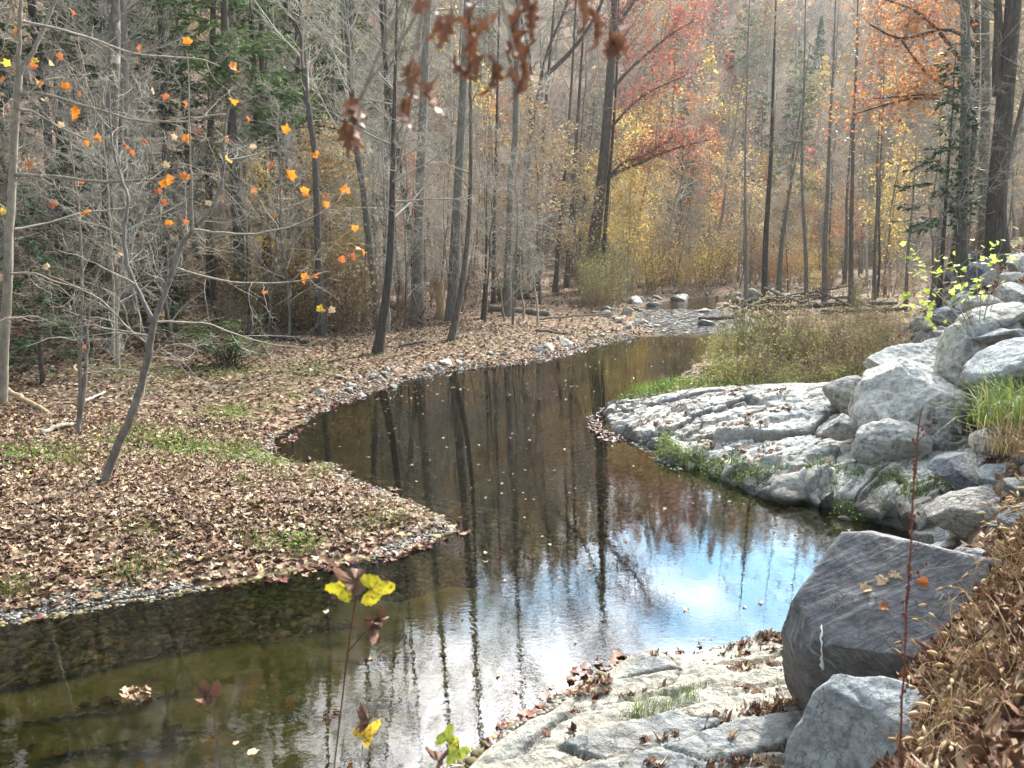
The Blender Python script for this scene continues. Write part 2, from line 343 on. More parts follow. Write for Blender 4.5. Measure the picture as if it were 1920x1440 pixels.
# litter and bark colours seen in the place (linear)
LIT = [(0, (.050, .024, .014)), (.22, (.12, .062, .036)), (.45, (.215, .125, .074)), (.7, (.31, .205, .128)), (.9, (.42, .325, .215)), (.97, (.54, .45, .34)), (1, (.50, .37, .12))]
M = dict(
    litter=leaf_mat('dead_leaves', LIT, .12, .65, .05),
    litter_dark=leaf_mat('dark_dead_leaves', [(0, (.06, .026, .017)), (.35, (.13, .062, .036)), (.65, (.23, .125, .075)), (.85, (.36, .25, .16)), (1, (.50, .39, .28))], .1, .9, .05),
    litter_red=leaf_mat('wet_red_leaves', [(0, (.05, .02, .014)), (.5, (.13, .05, .035)), (.85, (.23, .11, .075)), (1, (.36, .24, .17))], .1, .35, .05),
    float_leaf=leaf_mat('floating_leaf', [(0, (.16, .08, .045)), (.5, (.34, .23, .14)), (1, (.62, .52, .36))], .1, .5, .05),
    grass=leaf_mat('grass_blades', [(0, (.05, .12, .02)), (.5, (.12, .20, .035)), (.8, (.25, .27, .06)), (1, (.42, .34, .14))], .35, .5, .1),
    drygrass=leaf_mat('dry_grass', [(0, (.22, .13, .06)), (.5, (.42, .30, .15)), (1, (.60, .48, .28))], .35, .6, .1),
    weed=leaf_mat('weed_leaf', [(0, (.12, .16, .035)), (.45, (.27, .30, .075)), (.75, (.44, .42, .13)), (1, (.46, .30, .13))], .35, .6, .3),
    weed_green=leaf_mat('green_leaf', [(0, (.05, .13, .02)), (.6, (.14, .25, .04)), (1, (.34, .38, .07))], .4, .5, .2),
    hemlock=leaf_mat('hemlock_needles', [(0, (.018, .045, .018)), (.5, (.045, .095, .035)), (1, (.10, .16, .06))], .25, .6, .3),
    pine=leaf_mat('pine_needles', [(0, (.05, .10, .035)), (.5, (.11, .19, .06)), (1, (.20, .29, .10))], .25, .6, .25),
    rhodo=leaf_mat('rhododendron_leaf', [(0, (.02, .05, .018)), (.5, (.05, .11, .035)), (1, (.20, .25, .06))], .15, .3, .1),
    tan=leaf_mat('tan_leaf', [(0, (.30, .19, .10)), (.5, (.48, .34, .18)), (1, (.60, .48, .28))], .4, .6, .25),
    yellow=leaf_mat('yellow_leaf', [(0, (.42, .28, .05)), (.5, (.64, .46, .11)), (1, (.70, .56, .20))], .5, .6, .2),
    orange=leaf_mat('orange_leaf', [(0, (.30, .10, .035)), (.5, (.50, .20, .06)), (1, (.60, .32, .12))], .4, .6, .2),
    red=leaf_mat('red_leaf', [(0, (.24, .05, .035)), (.5, (.42, .10, .07)), (1, (.52, .20, .12))], .4, .6, .2),
    olive=leaf_mat('olive_leaf', [(0, (.14, .16, .04)), (.5, (.27, .27, .08)), (1, (.42, .38, .12))], .4, .6, .25),
    b_dark=bark_mat('dark_bark', (.05, .041, .035), (.18, .155, .13)),
    b_grey=bark_mat('grey_bark', (.11, .098, .085), (.29, .265, .23)),
    b_pale=bark_mat('pale_bark', (.20, .17, .13), (.42, .38, .31), .6, 9),
    b_white=bark_mat('white_bark', (.38, .33, .27), (.68, .63, .55), .6, 7),
    b_syc=bark_mat('peeling_bark', (.075, .06, .048), (.20, .17, .14), .35, 9, (.34, .30, .26)),
    twig=bark_mat('twig_bark', (.32, .29, .24), (.58, .54, .46), .8, 5),
    twig_dark=bark_mat('dark_twig_bark', (.20, .175, .145), (.40, .36, .31), .8, 5),
    brush=bark_mat('brush_stem', (.16, .11, .075), (.36, .27, .19), .8, 5),
    rotten=bark_mat('rotten_wood', (.28, .18, .09), (.55, .42, .26), .2, 10),
)
# ------------------------------------------------------------------ the lie of the land
_W = [(-18, 4.6), (-9, 6.3)] + [tuple(on_z(a, b)[:2]) for a, b in [(0, 1163), (110, 1148), (220, 1128), (330, 1112), (430, 1092), (520, 1076), (600, 1058), (690, 1042), (760, 1024), (812, 1006), (846, 996), (832, 980),
      (800, 955), (760, 937), (700, 915), (650, 893), (600, 872), (560, 872), (515, 862), (492, 846), (500, 828), (545, 800), (600, 772), (680, 738), (760, 714), (830, 697), (900, 690), (1000, 675),
      (1060, 662), (1100, 651), (1165, 636), (1235, 628), (1215, 612), (1175, 602), (1195, 590), (1190, 578), (1240, 566), (1300, 558), (1350, 556), (1420, 552), (1520, 549),
      (1520, 556), (1420, 562), (1345, 568), (1362, 585), (1395, 598), (1425, 625), (1470, 642), (1478, 655), (1400, 652), (1335, 650), (1325, 668), (1300, 690), (1262, 718), (1190, 745), (1135, 768), (1112, 784), (1130, 806), (1190, 834), (1240, 862),
      (1300, 890), (1370, 915), (1450, 938), (1540, 958), (1640, 985), (1720, 1008), (1800, 1040), (1790, 1080), (1700, 1120), (1600, 1160), (1500, 1188), (1380, 1206), (1280, 1232), (1180, 1247), (1120, 1272), (1085, 1292), (1045, 1330), (960, 1372), (905, 1412), (868, 1442)]] \
     + [(-0.9, 4.7), (-2.4, 3.6), (-5, 2.2), (-10, 0.5), (-18, -2)]
WP = np.array(_W)
def sdist(x, y, poly=WP):
    """distance to the polygon's edge: positive outside"""
    x = np.asarray(x, float); y = np.asarray(y, float); shp = x.shape; x = x.ravel(); y = y.ravel()
    best = np.full(x.shape, 1e9); ins = np.zeros(x.shape, bool)
    A = poly; B = np.roll(poly, -1, 0)
    for (ax, ay), (bx, by) in zip(A, B):
        ex, ey = bx-ax, by-ay; L2 = ex*ex+ey*ey+1e-12
        t = np.clip(((x-ax)*ex+(y-ay)*ey)/L2, 0, 1)
        best = np.minimum(best, (x-ax-t*ex)**2+(y-ay-t*ey)**2)
        c = ((ay > y) != (by > y)) & (x < (bx-ax)*(y-ay)/(by-ay+1e-12)+ax)
        ins ^= c
    d = np.where(ins, -np.sqrt(best), np.sqrt(best))
    if poly is WP: d = d+(.09*vnoise(x*1.5, y*1.5, seed=301)+.04*vnoise(x*4.3, y*4.3, seed=302))*np.clip(y/9, .6, 2.2)
    return d.reshape(shp)
_ty = [-12, -4, 0, 2, 3, 4, 5, 7, 9.7, 12, 15, 20, 30, 45, 60, 100]; _tx = [-14, -5, -1.6, 0, .8, 1.5, 2.25, 4.0, 5.6, 6.9, 8.2, 10.6, 15.5, 26, 38, 70]
def toe(y): return np.interp(y, _ty, _tx)
_ly = [-10, 15, 25, 40, 60, 80, 110, 400]; _lx = [-20, -14.5, -13.5, -12.5, -8, 1, 14, 60]
def leftline(y): return np.interp(y, _ly, _lx)
LEDGE = np.array([tuple(on_z(a, b, z)[:2]) for a, b, z in [(1112, 784, 0), (1130, 806, 0), (1190, 834, 0), (1240, 862, 0), (1300, 890, 0), (1370, 915, 0), (1450, 938, 0), (1540, 958, 0), (1640, 985, 0), (1720, 1008, 0), (1790, 1030, 0)]]
                 + [(7.4, 9.6), (9.3, 12.5), (10.3, 16.5)] + [tuple(on_z(a, b, z)[:2]) for a, b, z in [(1600, 714, 1.0), (1450, 722, .75), (1350, 727, .6), (1270, 735, .4), (1200, 742, .25), (1140, 766, .05)]])
def ground_h(x, y):
    x = np.asarray(x, float); y = np.asarray(y, float)
    d = sdist(x, y); o = np.maximum(d, 0); i = np.maximum(-d, 0)
    wob = fbm(x*.45, y*.45, seed=3, octv=3)
    base = .02+.30*(1-np.exp(-o/1.6))+.022*np.minimum(o, 25) + wob*.07*sstep(.2, 2.5, o) + fbm(x*2.2, y*2.2, seed=5, octv=3)*.025*sstep(0, .6, o)
    # left hillside, then the hill beyond the bend
    lx = leftline(y)-x
    hl = np.maximum(lx, 0); hill = 42*(1-np.exp(-(hl**1.15)*.012)) * (1+.12*vnoise(x*.05, y*.05, seed=8))
    fy = 82+.12*np.abs(x-10)+9*vnoise(x*.02, y*0, seed=9)
    fh = np.maximum(y-fy, 0); far = 98*(1-np.exp(-fh*.0088)) * (1+.16*vnoise(x*.016, y*.012, seed=12))
    # the embankment of stone on the right
    ex = x-toe(y); eh = np.clip(ex*1.4, 0, 2.15+.035*np.clip(y, 0, 40)) + .012*np.maximum(ex-2.5, 0)
    eh = eh + .06*fbm(x*1.5, y*1.5, seed=21, octv=3)*(ex > 0)
    emb = np.where(y < 34, eh, eh*sstep(60, 34, y))
    bed = -(.06+.26*(1-np.exp(-i/1.4)) + .55*sstep(0, 2.5, i)*np.maximum(sstep(-4, 2, x), sstep(8.5, 12, y))*sstep(34, 28, y))*sstep(0, .35, i) + fbm(x*1.1, y*1.1, seed=30, octv=3)*.04*sstep(.2, 1, i)
    bed = bed + .1*sstep(31, 34, y)*sstep(0.3, 1, i)
    z = np.where(d > 0, np.maximum(base+emb, 0) + hill + far, bed)
    ld = sdist(x, y, LEDGE)
    z = z - .75*sstep(.3, -.3, ld)*(d > 0)*(ex < .8)
    nl = (y < 7.6)*(y > 2.0)*(x < toe(y)+.25)*(x > -3)*(d > .02)
    z = np.where(nl, np.minimum(z, -.05+.05*d), z)
    return z
def gz(x, y): return float(ground_h(np.array([x]), np.array([y]))[0])
def hit(px, py, zoff=0):
    d = ray(px, py); t = np.geomspace(2.0, 260, 900)
    p = d[None]*t[:, None]+np.array([0, 0, CAMH]); g = np.maximum(ground_h(p[:, 0], p[:, 1]), 0)+zoff
    k = np.argmax(p[:, 2] < g)
    if p[k, 2] >= g[k]: k = len(t)-1
    return p[k]

# ground sheet: rows and columns spread with distance
NR, NC = 560, 520
rows = -9 + 9.0*(np.exp(np.linspace(0, math.log(45), NR))-1)*.98
rows = np.where(rows > 380, 380+(rows-380)*1.0, rows)
u = np.linspace(-1, 1, NC); u = np.sign(u)*np.abs(u)**1.25
GX = u[None, :]*(rows[:, None]*1.15+24); GY = np.repeat(rows[:, None], NC, 1)
GZ = ground_h(GX, GY)
def gridfaces(r, c, keep=None):
    a = (np.arange(r-1)[:, None]*c+np.arange(c-1)[None]); F = np.stack([a, a+1, a+c+1, a+c], -1).reshape(-1, 4)
    if keep is not None:
        k = keep.ravel(); F = F[k[F].any(1)]
    return F
m, t, p, out = newmat('forest_floor_soil')
tc = N(t, 'ShaderNodeTexCoord'); vec = tc.outputs['Object']; sep = N(t, 'ShaderNodeSeparateXYZ'); t.links.new(vec, sep.inputs[0])
v = N(t, 'ShaderNodeTexVoronoi'); v.inputs['Scale'].default_value = 11; t.links.new(vec, v.inputs['Vector'])
sv = N(t, 'ShaderNodeSeparateColor'); t.links.new(v.outputs['Color'], sv.inputs[0])
c = ramp(t, sv.outputs[0], [(0, (.055, .032, .02)), (.4, (.13, .08, .05)), (.75, (.23, .155, .10)), (1, (.36, .26, .17))])
c = mixc(t, ramp(t, noise(t, vec, .9, 4), [(.45, (0, 0, 0)), (.62, (.55, .55, .55))]), c, (.10, .075, .045))
wetc = ramp(t, v.outputs['Distance'], [(0, (.16, .125, .06)), (.06, (.085, .07, .03))])
peb = N(t, 'ShaderNodeTexVoronoi'); peb.inputs['Scale'].default_value = 15; t.links.new(vec, peb.inputs['Vector']); sp = N(t, 'ShaderNodeSeparateColor'); t.links.new(peb.outputs['Color'], sp.inputs[0])
bedc = ramp(t, sp.outputs[0], [(0, (.06, .05, .02)), (.5, (.12, .095, .042)), (.8, (.18, .14, .065)), (1, (.26, .21, .11))])
bedc = mixc(t, ramp(t, peb.outputs['Distance'], [(.5, (0, 0, 0)), (.8, (.8, .8, .8))]), bedc, (.02, .02, .008))
bedc = mixc(t, ramp(t, sep.outputs['Z'], [(0, (1, 1, 1)), (1, (0, 0, 0))]), bedc, bedc)
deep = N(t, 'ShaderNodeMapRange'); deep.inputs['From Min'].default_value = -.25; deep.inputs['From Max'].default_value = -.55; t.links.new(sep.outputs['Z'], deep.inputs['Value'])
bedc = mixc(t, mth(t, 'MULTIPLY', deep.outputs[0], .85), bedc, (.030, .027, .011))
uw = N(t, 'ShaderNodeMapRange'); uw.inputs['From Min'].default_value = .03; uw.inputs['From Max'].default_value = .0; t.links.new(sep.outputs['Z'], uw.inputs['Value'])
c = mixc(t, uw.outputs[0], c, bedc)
t.links.new(c, p.inputs['Base Color']); p.inputs['Roughness'].default_value = .9; p.inputs['Specular IOR Level'].default_value = .15
bump(t, p, mth(t, 'ADD', v.outputs['Distance'], noise(t, vec, 6, 5)), .6, .06)
M['soil'] = m
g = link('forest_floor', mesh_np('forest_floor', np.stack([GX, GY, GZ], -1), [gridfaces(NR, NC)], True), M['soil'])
tag(g, 'leaf-strewn ground of the valley with the stream bed and the hillsides', kind='structure')

# ------------------------------------------------------------------ water
m, t, p, out = newmat('stream_water'); t.nodes.remove(p)
tc = N(t, 'ShaderNodeTexCoord'); vec = tc.outputs['Object']; sep = N(t, 'ShaderNodeSeparateXYZ'); t.links.new(vec, sep.inputs[0])
riff = N(t, 'ShaderNodeMapRange'); riff.inputs['From Min'].default_value = 31.5; riff.inputs['From Max'].default_value = 34; t.links.new(sep.outputs['Y'], riff.inputs['Value'])
n1 = noise(t, vec, 3.0, 3, .5, (1, 1.3, 1)); n2 = noise(t, vec, 13, 2, .5, (1, 1.6, 1)); n3 = noise(t, vec, .22, 2, .5)
calm = ramp(t, n3, [(.38, (.12, .12, .12)), (.60, (1, 1, 1))])
h = mth(t, 'ADD', mth(t, 'MULTIPLY', n1, .16), mth(t, 'MULTIPLY', mth(t, 'MULTIPLY', n2, .17), calm))
hr = mth(t, 'MULTIPLY', noise(t, vec, 4, 3, .5, (1.2, .5, 1)), riff.outputs[0])
h = mth(t, 'ADD', h, mth(t, 'MULTIPLY', hr, 22))
b = N(t, 'ShaderNodeBump'); b.inputs['Strength'].default_value = .5; b.inputs['Distance'].default_value = .008; t.links.new(h, b.inputs['Height'])
fr = N(t, 'ShaderNodeFresnel'); fr.inputs['IOR'].default_value = 1.8; t.links.new(b.outputs[0], fr.inputs['Normal'])
gl = N(t, 'ShaderNodeBsdfGlossy'); gl.inputs['Roughness'].default_value = .012; t.links.new(b.outputs[0], gl.inputs['Normal'])
gl.inputs['Color'].default_value = (1, 1, 1, 1)
tr = N(t, 'ShaderNodeBsdfTransparent'); tr.inputs['Color'].default_value = (.80, .75, .50, 1)
mx = N(t, 'ShaderNodeMixShader'); t.links.new(fr.outputs[0], mx.inputs[0]); t.links.new(tr.outputs[0], mx.inputs[1]); t.links.new(gl.outputs[0], mx.inputs[2])
foam = N(t, 'ShaderNodeBsdfDiffuse'); foam.inputs['Color'].default_value = (.75, .78, .8, 1)
fm = mth(t, 'MULTIPLY', ramp(t, noise(t, vec, 3.2, 5, .7, (1, 2.4, 1)), [(.53, (0, 0, 0)), (.64, (.8, .8, .8))]), mth(t, 'MULTIPLY', riff.outputs[0], mth(t, 'LESS_THAN', sep.outputs['Y'], 45)))
mx2 = N(t, 'ShaderNodeMixShader'); t.links.new(fm, mx2.inputs[0]); t.links.new(mx.outputs[0], mx2.inputs[1]); t.links.new(foam.outputs[0], mx2.inputs[2]); t.links.new(mx2.outputs[0], out.inputs[0])
M['water'] = m
wr, wc = 300, 160
wy = np.linspace(-6, 66, wr); wu = np.linspace(0, 1, wc)
WX = -22+(wu[None])*(44+wy[:, None]*.35); WY = np.repeat(wy[:, None], wc, 1)
rf = sstep(31.3, 33, WY)*sstep(47, 44, WY)
WZ = rf*(.03*fbm(WX*1.6, WY*1.1, seed=40, octv=3))
keep = sdist(WX, WY) < .8
link_w = link('stream_water', mesh_np('stream_water', np.stack([WX, WY, WZ], -1), [gridfaces(wr, wc, keep)], True), M['water'])
tag(link_w, 'dark still pool reflecting the forest and, upstream, a shallow riffle', kind='structure')

# ------------------------------------------------------------------ rock ledges
M['white_rock'] = rock_mat('pale_limestone', (.46, .435, .39), (.15, .14, .115), (.70, .68, .62), stripe=(.28, .27, .25), stripe_dir=(0, 0, .25), crack=True, scale=1.1, stripe_k=.45)
M['tan_rock'] = rock_mat('tan_ledge_rock', (.29, .27, .225), (.11, .11, .10), (.47, .43, .34), stripe=(.19, .20, .20), stripe_dir=(0, 0, .30), crack=True, scale=1.3, stripe_k=.6)
M['boulder_white'] = rock_mat('pale_boulder_rock', (.46, .445, .42), (.10, .095, .085), (.74, .72, .68), stripe=(.22, .22, .21), stripe_dir=(.4, 1.0, .7), moss=.62, crack=True, scale=1.2)
M['boulder_white_clean'] = rock_mat('pale_veined_rock', (.40, .385, .35), (.12, .115, .10), (.64, .62, .57), stripe=(.24, .22, .17), stripe_dir=(0, 1.3, .3), crack=True, scale=1.2)
M['purple_rock'] = rock_mat('purple_grey_stone', (.118, .115, .120), (.05, .049, .052), (.19, .187, .192), stripe=(.50, .49, .48), stripe_dir=(0, 0, 2.3), crack=True, scale=1.5, stripe_k=.85, fine=1.7)
M['blue_rock'] = rock_mat('blue_grey_stone', (.20, .22, .235), (.09, .105, .115), (.36, .385, .39), stripe=(.45, .48, .5), stripe_dir=(.5, .3, .9), crack=True, scale=1.6, stripe_k=.3)
M['grey_rock'] = rock_mat('grey_stone', (.24, .225, .20), (.08, .075, .068), (.44, .42, .38), stripe=(.33, .33, .31), stripe_dir=(.4, .8, .2), crack=True, scale=1.5, stripe_k=.4)
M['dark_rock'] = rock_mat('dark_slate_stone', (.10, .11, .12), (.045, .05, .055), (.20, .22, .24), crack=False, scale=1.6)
M['stream_stone'] = rock_mat('stream_stone', (.30, .28, .24), (.13, .12, .10), (.50, .47, .41), crack=False, scale=2)

def patch(name, x0, x1, y0, y1, res, zf, mat, label, cf=None, sf=None):
    nx, ny = int((x1-x0)/res), int((y1-y0)/res)
    X, Y = np.meshgrid(np.linspace(x0, x1, nx), np.linspace(y0, y1, ny))
    Z, dX, dY, keep = zf(X, Y)
    me = mesh_np(name, np.stack([X+dX, Y+dY, Z], -1), [gridfaces(ny, nx, keep)], True)
    if cf is not None:
        at = me.attributes.new('crevice', 'FLOAT', 'POINT'); at.data.foreach_set('value', np.clip(cf(X, Y), 0, 1).astype(np.float32).ravel())
    if sf is not None:
        at = me.attributes.new('slab', 'FLOAT', 'POINT'); at.data.foreach_set('value', np.clip(sf(X, Y), 0, 1).astype(np.float32).ravel())
    o = link(name, me, mat); return tag(o, label, kind='structure')
def blocks(X, Y, s, ang, seed, asp=2.0, off=.06, tilt=.08, crk=.07, ids=False):
    c, s_ = math.cos(ang), math.sin(ang)
    U = (X*c+Y*s_)/s/asp; V = (-X*s_+Y*c)/s
    U = U+.25*fbm(X*1.3/s*.5, Y*1.3/s*.5, seed=seed+50, octv=3)*.5; V = V+.3*fbm(X*.6/s, Y*.6/s, seed=seed+60, octv=3)*.5
    e, cid, cx, cy = voro(U, V, seed)
    if ids: return cid
    th = _hash((cid*9999).astype(np.int64), (cid*777).astype(np.int64), (cid*0).astype(np.int64), seed+3)
    return (cid-.5)*off*2 + (th-.5)*tilt*2*cy*s + (cid-.5)*tilt*cx*s - crk*sstep(.06, 0, e), e
def white_z(X, Y):
    d = sdist(X, Y); ld = sdist(X, Y, LEDGE)
    top = np.clip(.16+.14*(X-2.0), .1, 1.05) + .015*(Y-14)
    top = top*(.6+.4*sstep(0, 2.2, d))
    det_k = .25+.75*sstep(.05, .8, -ld); w = .38+.10*np.clip(X-3, 0, 5)
    dn = d + .22*fbm(X*1.7, Y*1.7, seed=71, octv=3)
    prof = sstep(-.05, 1, dn/w)
    prof = .35*sstep(0, .3, dn/w)+.65*prof
    b1, e1 = blocks(X, Y, 1.0, .30, 81, 2.4, .12, .14, .12); b2, e2 = blocks(X, Y, .36, .25, 82, 1.9, .075, .22, .05); b3, e3 = blocks(X, Y, .13, .2, 83, 1.6, .028, .26, .03)
    rough = sstep(2.6, .2, d)          # the broken front edge
    det = b1*(.7+.7*rough)+b2*(.55+1.3*rough)+b3*(.6+1.0*rough) + .014*fbm(X*9, Y*9, seed=84, octv=4) + .03*fbm(X*1.1, Y*3.3, seed=85, octv=2)
    Z = -.4+(top+.4)*prof+det*det_k*np.clip(prof*1.4, 0, 1)
    Z = Z - 1.3*sstep(0, .45, ld-.02)*(d > 0)
    # undercut: the lip of the front leans out over the water
    g = .28*np.exp(-((prof-.75)/.22)**2)*sstep(3.2, 4.4, X)
    gx = sdist(X+.05, Y)-sdist(X-.05, Y); gy = sdist(X, Y+.05)-sdist(X, Y-.05)
    return Z, -gx/.1*g, -gy/.1*g, (ld < .7)
def white_c(X, Y):
    b1, e1 = blocks(X, Y, 1.0, .30, 81, 2.4); b2, e2 = blocks(X, Y, .36, .25, 82, 1.9); b3, e3 = blocks(X, Y, .13, .2, 83, 1.6)
    k = vnoise(X*.8, Y*1.4, seed=88)
    c_ = sstep(.09, .0, e1)*sstep(-.5, .0, k+.3)+sstep(.10, .01, e2)*sstep(-.1, .35, vnoise(X*1.3, Y*2, seed=89))+.8*sstep(.12, .0, e3)*sstep(.15, .5, k)
    d = sdist(X, Y); return c_+ .95*sstep(.42+.13*np.clip(X-3, 0, 4), .12, d+.22*fbm(X*3, Y*3, seed=186, octv=2))+.6*sstep(.9, .2, d)*sstep(.0, .4, fbm(X*4, Y*4, seed=86, octv=3))  # lower front darkened: mossy rock, plus recess shade put into the colour
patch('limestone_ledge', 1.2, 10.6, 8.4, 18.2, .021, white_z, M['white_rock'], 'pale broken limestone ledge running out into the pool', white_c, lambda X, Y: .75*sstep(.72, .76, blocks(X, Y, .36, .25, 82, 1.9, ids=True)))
def near_z(X, Y):
    d = sdist(X, Y)
    V = Y*math.cos(.22)-X*math.sin(.22)+.10*fbm(X*.7, Y*1.5, seed=90, octv=3)
    q = V/.42; fl = np.floor(q); fr_ = q-fl; h = _hash(fl.astype(np.int64), (fl*0).astype(np.int64), (fl*0).astype(np.int64), 5)
    step = .06*(h-.5)*2*1.0 + (.17*(fr_-.5)) - .09*sstep(.10, .0, np.minimum(fr_, 1-fr_))
    base = .02+.16*(1-np.exp(-np.maximum(d, 0)/.25))+.14*np.clip(d, 0, 3)
    b2, e2 = blocks(X, Y, .45, .22, 93, 3.0, .035, .08, .045)
    b3, e3 = blocks(X, Y, .15, .25, 94, 2.2, .010, .07, .012)
    Z = base + (step + b2 + b3*.7)*sstep(-.1, .25, d) + .012*fbm(X*6, Y*11, seed=95, octv=4)
    Z = np.where(d < 0, .02+d*.9+.04*fbm(X*3, Y*3, seed=96), Z)
    return Z, 0, 0, (d > -.7) & (X < toe(Y)+.5)
def near_c(X, Y):
    V = Y*math.cos(.22)-X*math.sin(.22)+.10*fbm(X*.7, Y*1.5, seed=90, octv=3); q = V/.42; fr_ = q-np.floor(q)
    b2, e2 = blocks(X, Y, .45, .22, 93, 3.0); b3, e3 = blocks(X, Y, .15, .25, 94, 2.2)
    k = vnoise(X*1.4, Y*2.5, seed=98)
    return .95*sstep(.07, .0, np.minimum(fr_, 1-fr_))*sstep(-.6, -.1, k)+.9*sstep(.07, .0, e2)*sstep(-.3, .2, k)+.6*sstep(.10, .0, e3)*sstep(.2, .5, k)
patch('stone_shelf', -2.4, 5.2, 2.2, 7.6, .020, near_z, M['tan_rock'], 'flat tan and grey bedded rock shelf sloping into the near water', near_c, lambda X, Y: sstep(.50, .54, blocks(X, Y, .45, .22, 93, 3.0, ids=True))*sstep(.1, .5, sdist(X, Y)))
def near_h(x, y):
    return near_z(np.atleast_1d(np.asarray(x, float)), np.atleast_1d(np.asarray(y, float)))[0]
# bedrock under the near water: long tilted slabs with dark joints
def sub_z(X, Y):
    d = sdist(X, Y); ang = .34
    V = Y*math.cos(ang)-X*math.sin(ang)+.28*fbm(X*.45, Y*.6, seed=100, octv=3)
    q = (V-.1)/.72; fl = np.floor(q); fr_ = q-fl
    msk = sstep(1.8, 1.2, X+.1*Y+ -1.4+.3*fbm(X, Y, seed=103)+1.2)
    lim = sstep(8.35, 7.9, Y-.42*(X+4)*.55+.35*fbm(X*.8, Y*.8, seed=104))
    Z = -.30+.16*fr_ -.34*sstep(.90, .985, fr_)*sstep(1.0, .985, fr_) -.20*sstep(.12, 0, fr_)+.03*fbm(X*1.6, Y*3, seed=101)
    b, e = blocks(X, Y, .8, ang, 105, 3.2, .04, .05, .05)
    Z = Z+b
    k = lim*sstep(-.2, -.9, d)*sstep(.8, -.3, X)
    return np.where(k > 0, -1.0+(Z+1.0)*k, -1.0), 0, 0, k > .02
def sub_c(X, Y):
    ang = .34; V = Y*math.cos(ang)-X*math.sin(ang)+.28*fbm(X*.45, Y*.6, seed=100, octv=3); q = (V-.1)/.72; fr_ = q-np.floor(q); k = vnoise(X*.9, Y*.9, seed=107)
    b_, e = blocks(X, Y, .8, ang, 105, 3.2, .04, .05, .05)
    return sstep(.70, .86, fr_+.05*fbm(X*3, Y*3, seed=108, octv=2))*sstep(-.5, .1, k)+.8*sstep(.05, .0, e)*sstep(-.2, .3, k)
m, t, p, out = newmat('algae_bedrock')
tc = N(t, 'ShaderNodeTexCoord'); vec = tc.outputs['Object']
nb = noise(t, vec, 1.6, 6, .65, (1, 2.2, 1)); nf = noise(t, vec, 14, 5, .7)
c = ramp(t, nb, [(.3, (.11, .11, .022)), (.5, (.33, .28, .085)), (.7, (.46, .38, .16))])
c = mixc(t, mth(t, 'MULTIPLY', nf, .6), c, (.06, .065, .015))
at = N(t, 'ShaderNodeAttribute', attribute_name='crevice'); c = mixc(t, at.outputs['Fac'], c, (.008, .008, .005))
t.links.new(c, p.inputs['Base Color']); p.inputs['Roughness'].default_value = .9; bump(t, p, nf, .5, .03)
M['algae'] = m
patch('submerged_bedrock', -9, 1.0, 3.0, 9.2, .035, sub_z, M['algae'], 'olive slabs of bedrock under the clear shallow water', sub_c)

# ------------------------------------------------------------------ boulders
def boulder(name, size, planes=(), seed=0, sub=5, nfac=14, rough=.05, flat=.9, strat=None, chips=7):
    bm = bmesh.new(); bmesh.ops.create_icosphere(bm, subdivisions=sub, radius=1.0)
    me = bpy.data.meshes.new(name); bm.to_mesh(me); bm.free()
    n = len(me.vertices); V = np.empty(n*3, np.float32); me.vertices.foreach_get('co', V); V = V.reshape(-1, 3).astype(float)
    r = np.random.default_rng(seed)
    pl = list(planes)
    for _ in range(nfac):
        v = r.normal(size=3); v /= np.linalg.norm(v); pl.append((v, r.uniform(.55, .86)*flat))
    for _ in range(2):
        for nrm, off in pl:
            nrm = np.asarray(nrm, float); nrm = nrm/np.linalg.norm(nrm)
            ex = V@nrm-off; V = V-np.outer(np.maximum(ex, 0)*.985, nrm)
    for _ in range(chips):      # knocked-off corners and edges
        v = r.normal(size=3); v /= np.linalg.norm(v); sup = (V@v).max(); ex = V@v-sup*r.uniform(.90, .975); V = V-np.outer(np.maximum(ex, 0), v)
    s = np.asarray(size, float)
    nr = V/np.maximum(np.linalg.norm(V, axis=1, keepdims=True), 1e-6)
    P = V*s
    o = seed*3.1
    dsp = rough*(.8*fbm(P[:, 0]*2.2+o, P[:, 1]*2.2, P[:, 2]*2.2, seed, 3)*.9+fbm(P[:, 0]*8+o, P[:, 1]*8, P[:, 2]*8, seed+5, 4)*.42) - rough*.7*np.clip(.05-np.abs(fbm(P[:, 0]*3+o, P[:, 1]*3, P[:, 2]*3, seed+21, 3)), 0, 1)*12
    if strat is not None:
        sv = np.asarray(strat, float); sv /= np.linalg.norm(sv); q = P@sv*9+fbm(P[:, 0]*1.5, P[:, 1]*1.5, P[:, 2]*1.5, seed+9, 2)
        dsp = dsp-rough*.5*np.clip(.12-np.abs(vnoise(q*.8, q*0, seed=seed+13)), 0, 1)*5 + rough*.25*vnoise(q, q*0, seed=seed+11)
    P = P+nr*dsp[:, None]
    me.vertices.foreach_set('co', P.astype(np.float32).ravel()); me.polygons.foreach_set('use_smooth', np.ones(len(me.polygons), bool)); me.update()
    return me
def place_boulder(name, loc, size, mat, label, cat='boulder', rot=(0, 0, 0), group=None, **kw):
    o = link(name, boulder(name, size, **kw), mat, loc=loc); o.rotation_euler = rot
    return tag(o, label, cat, group)
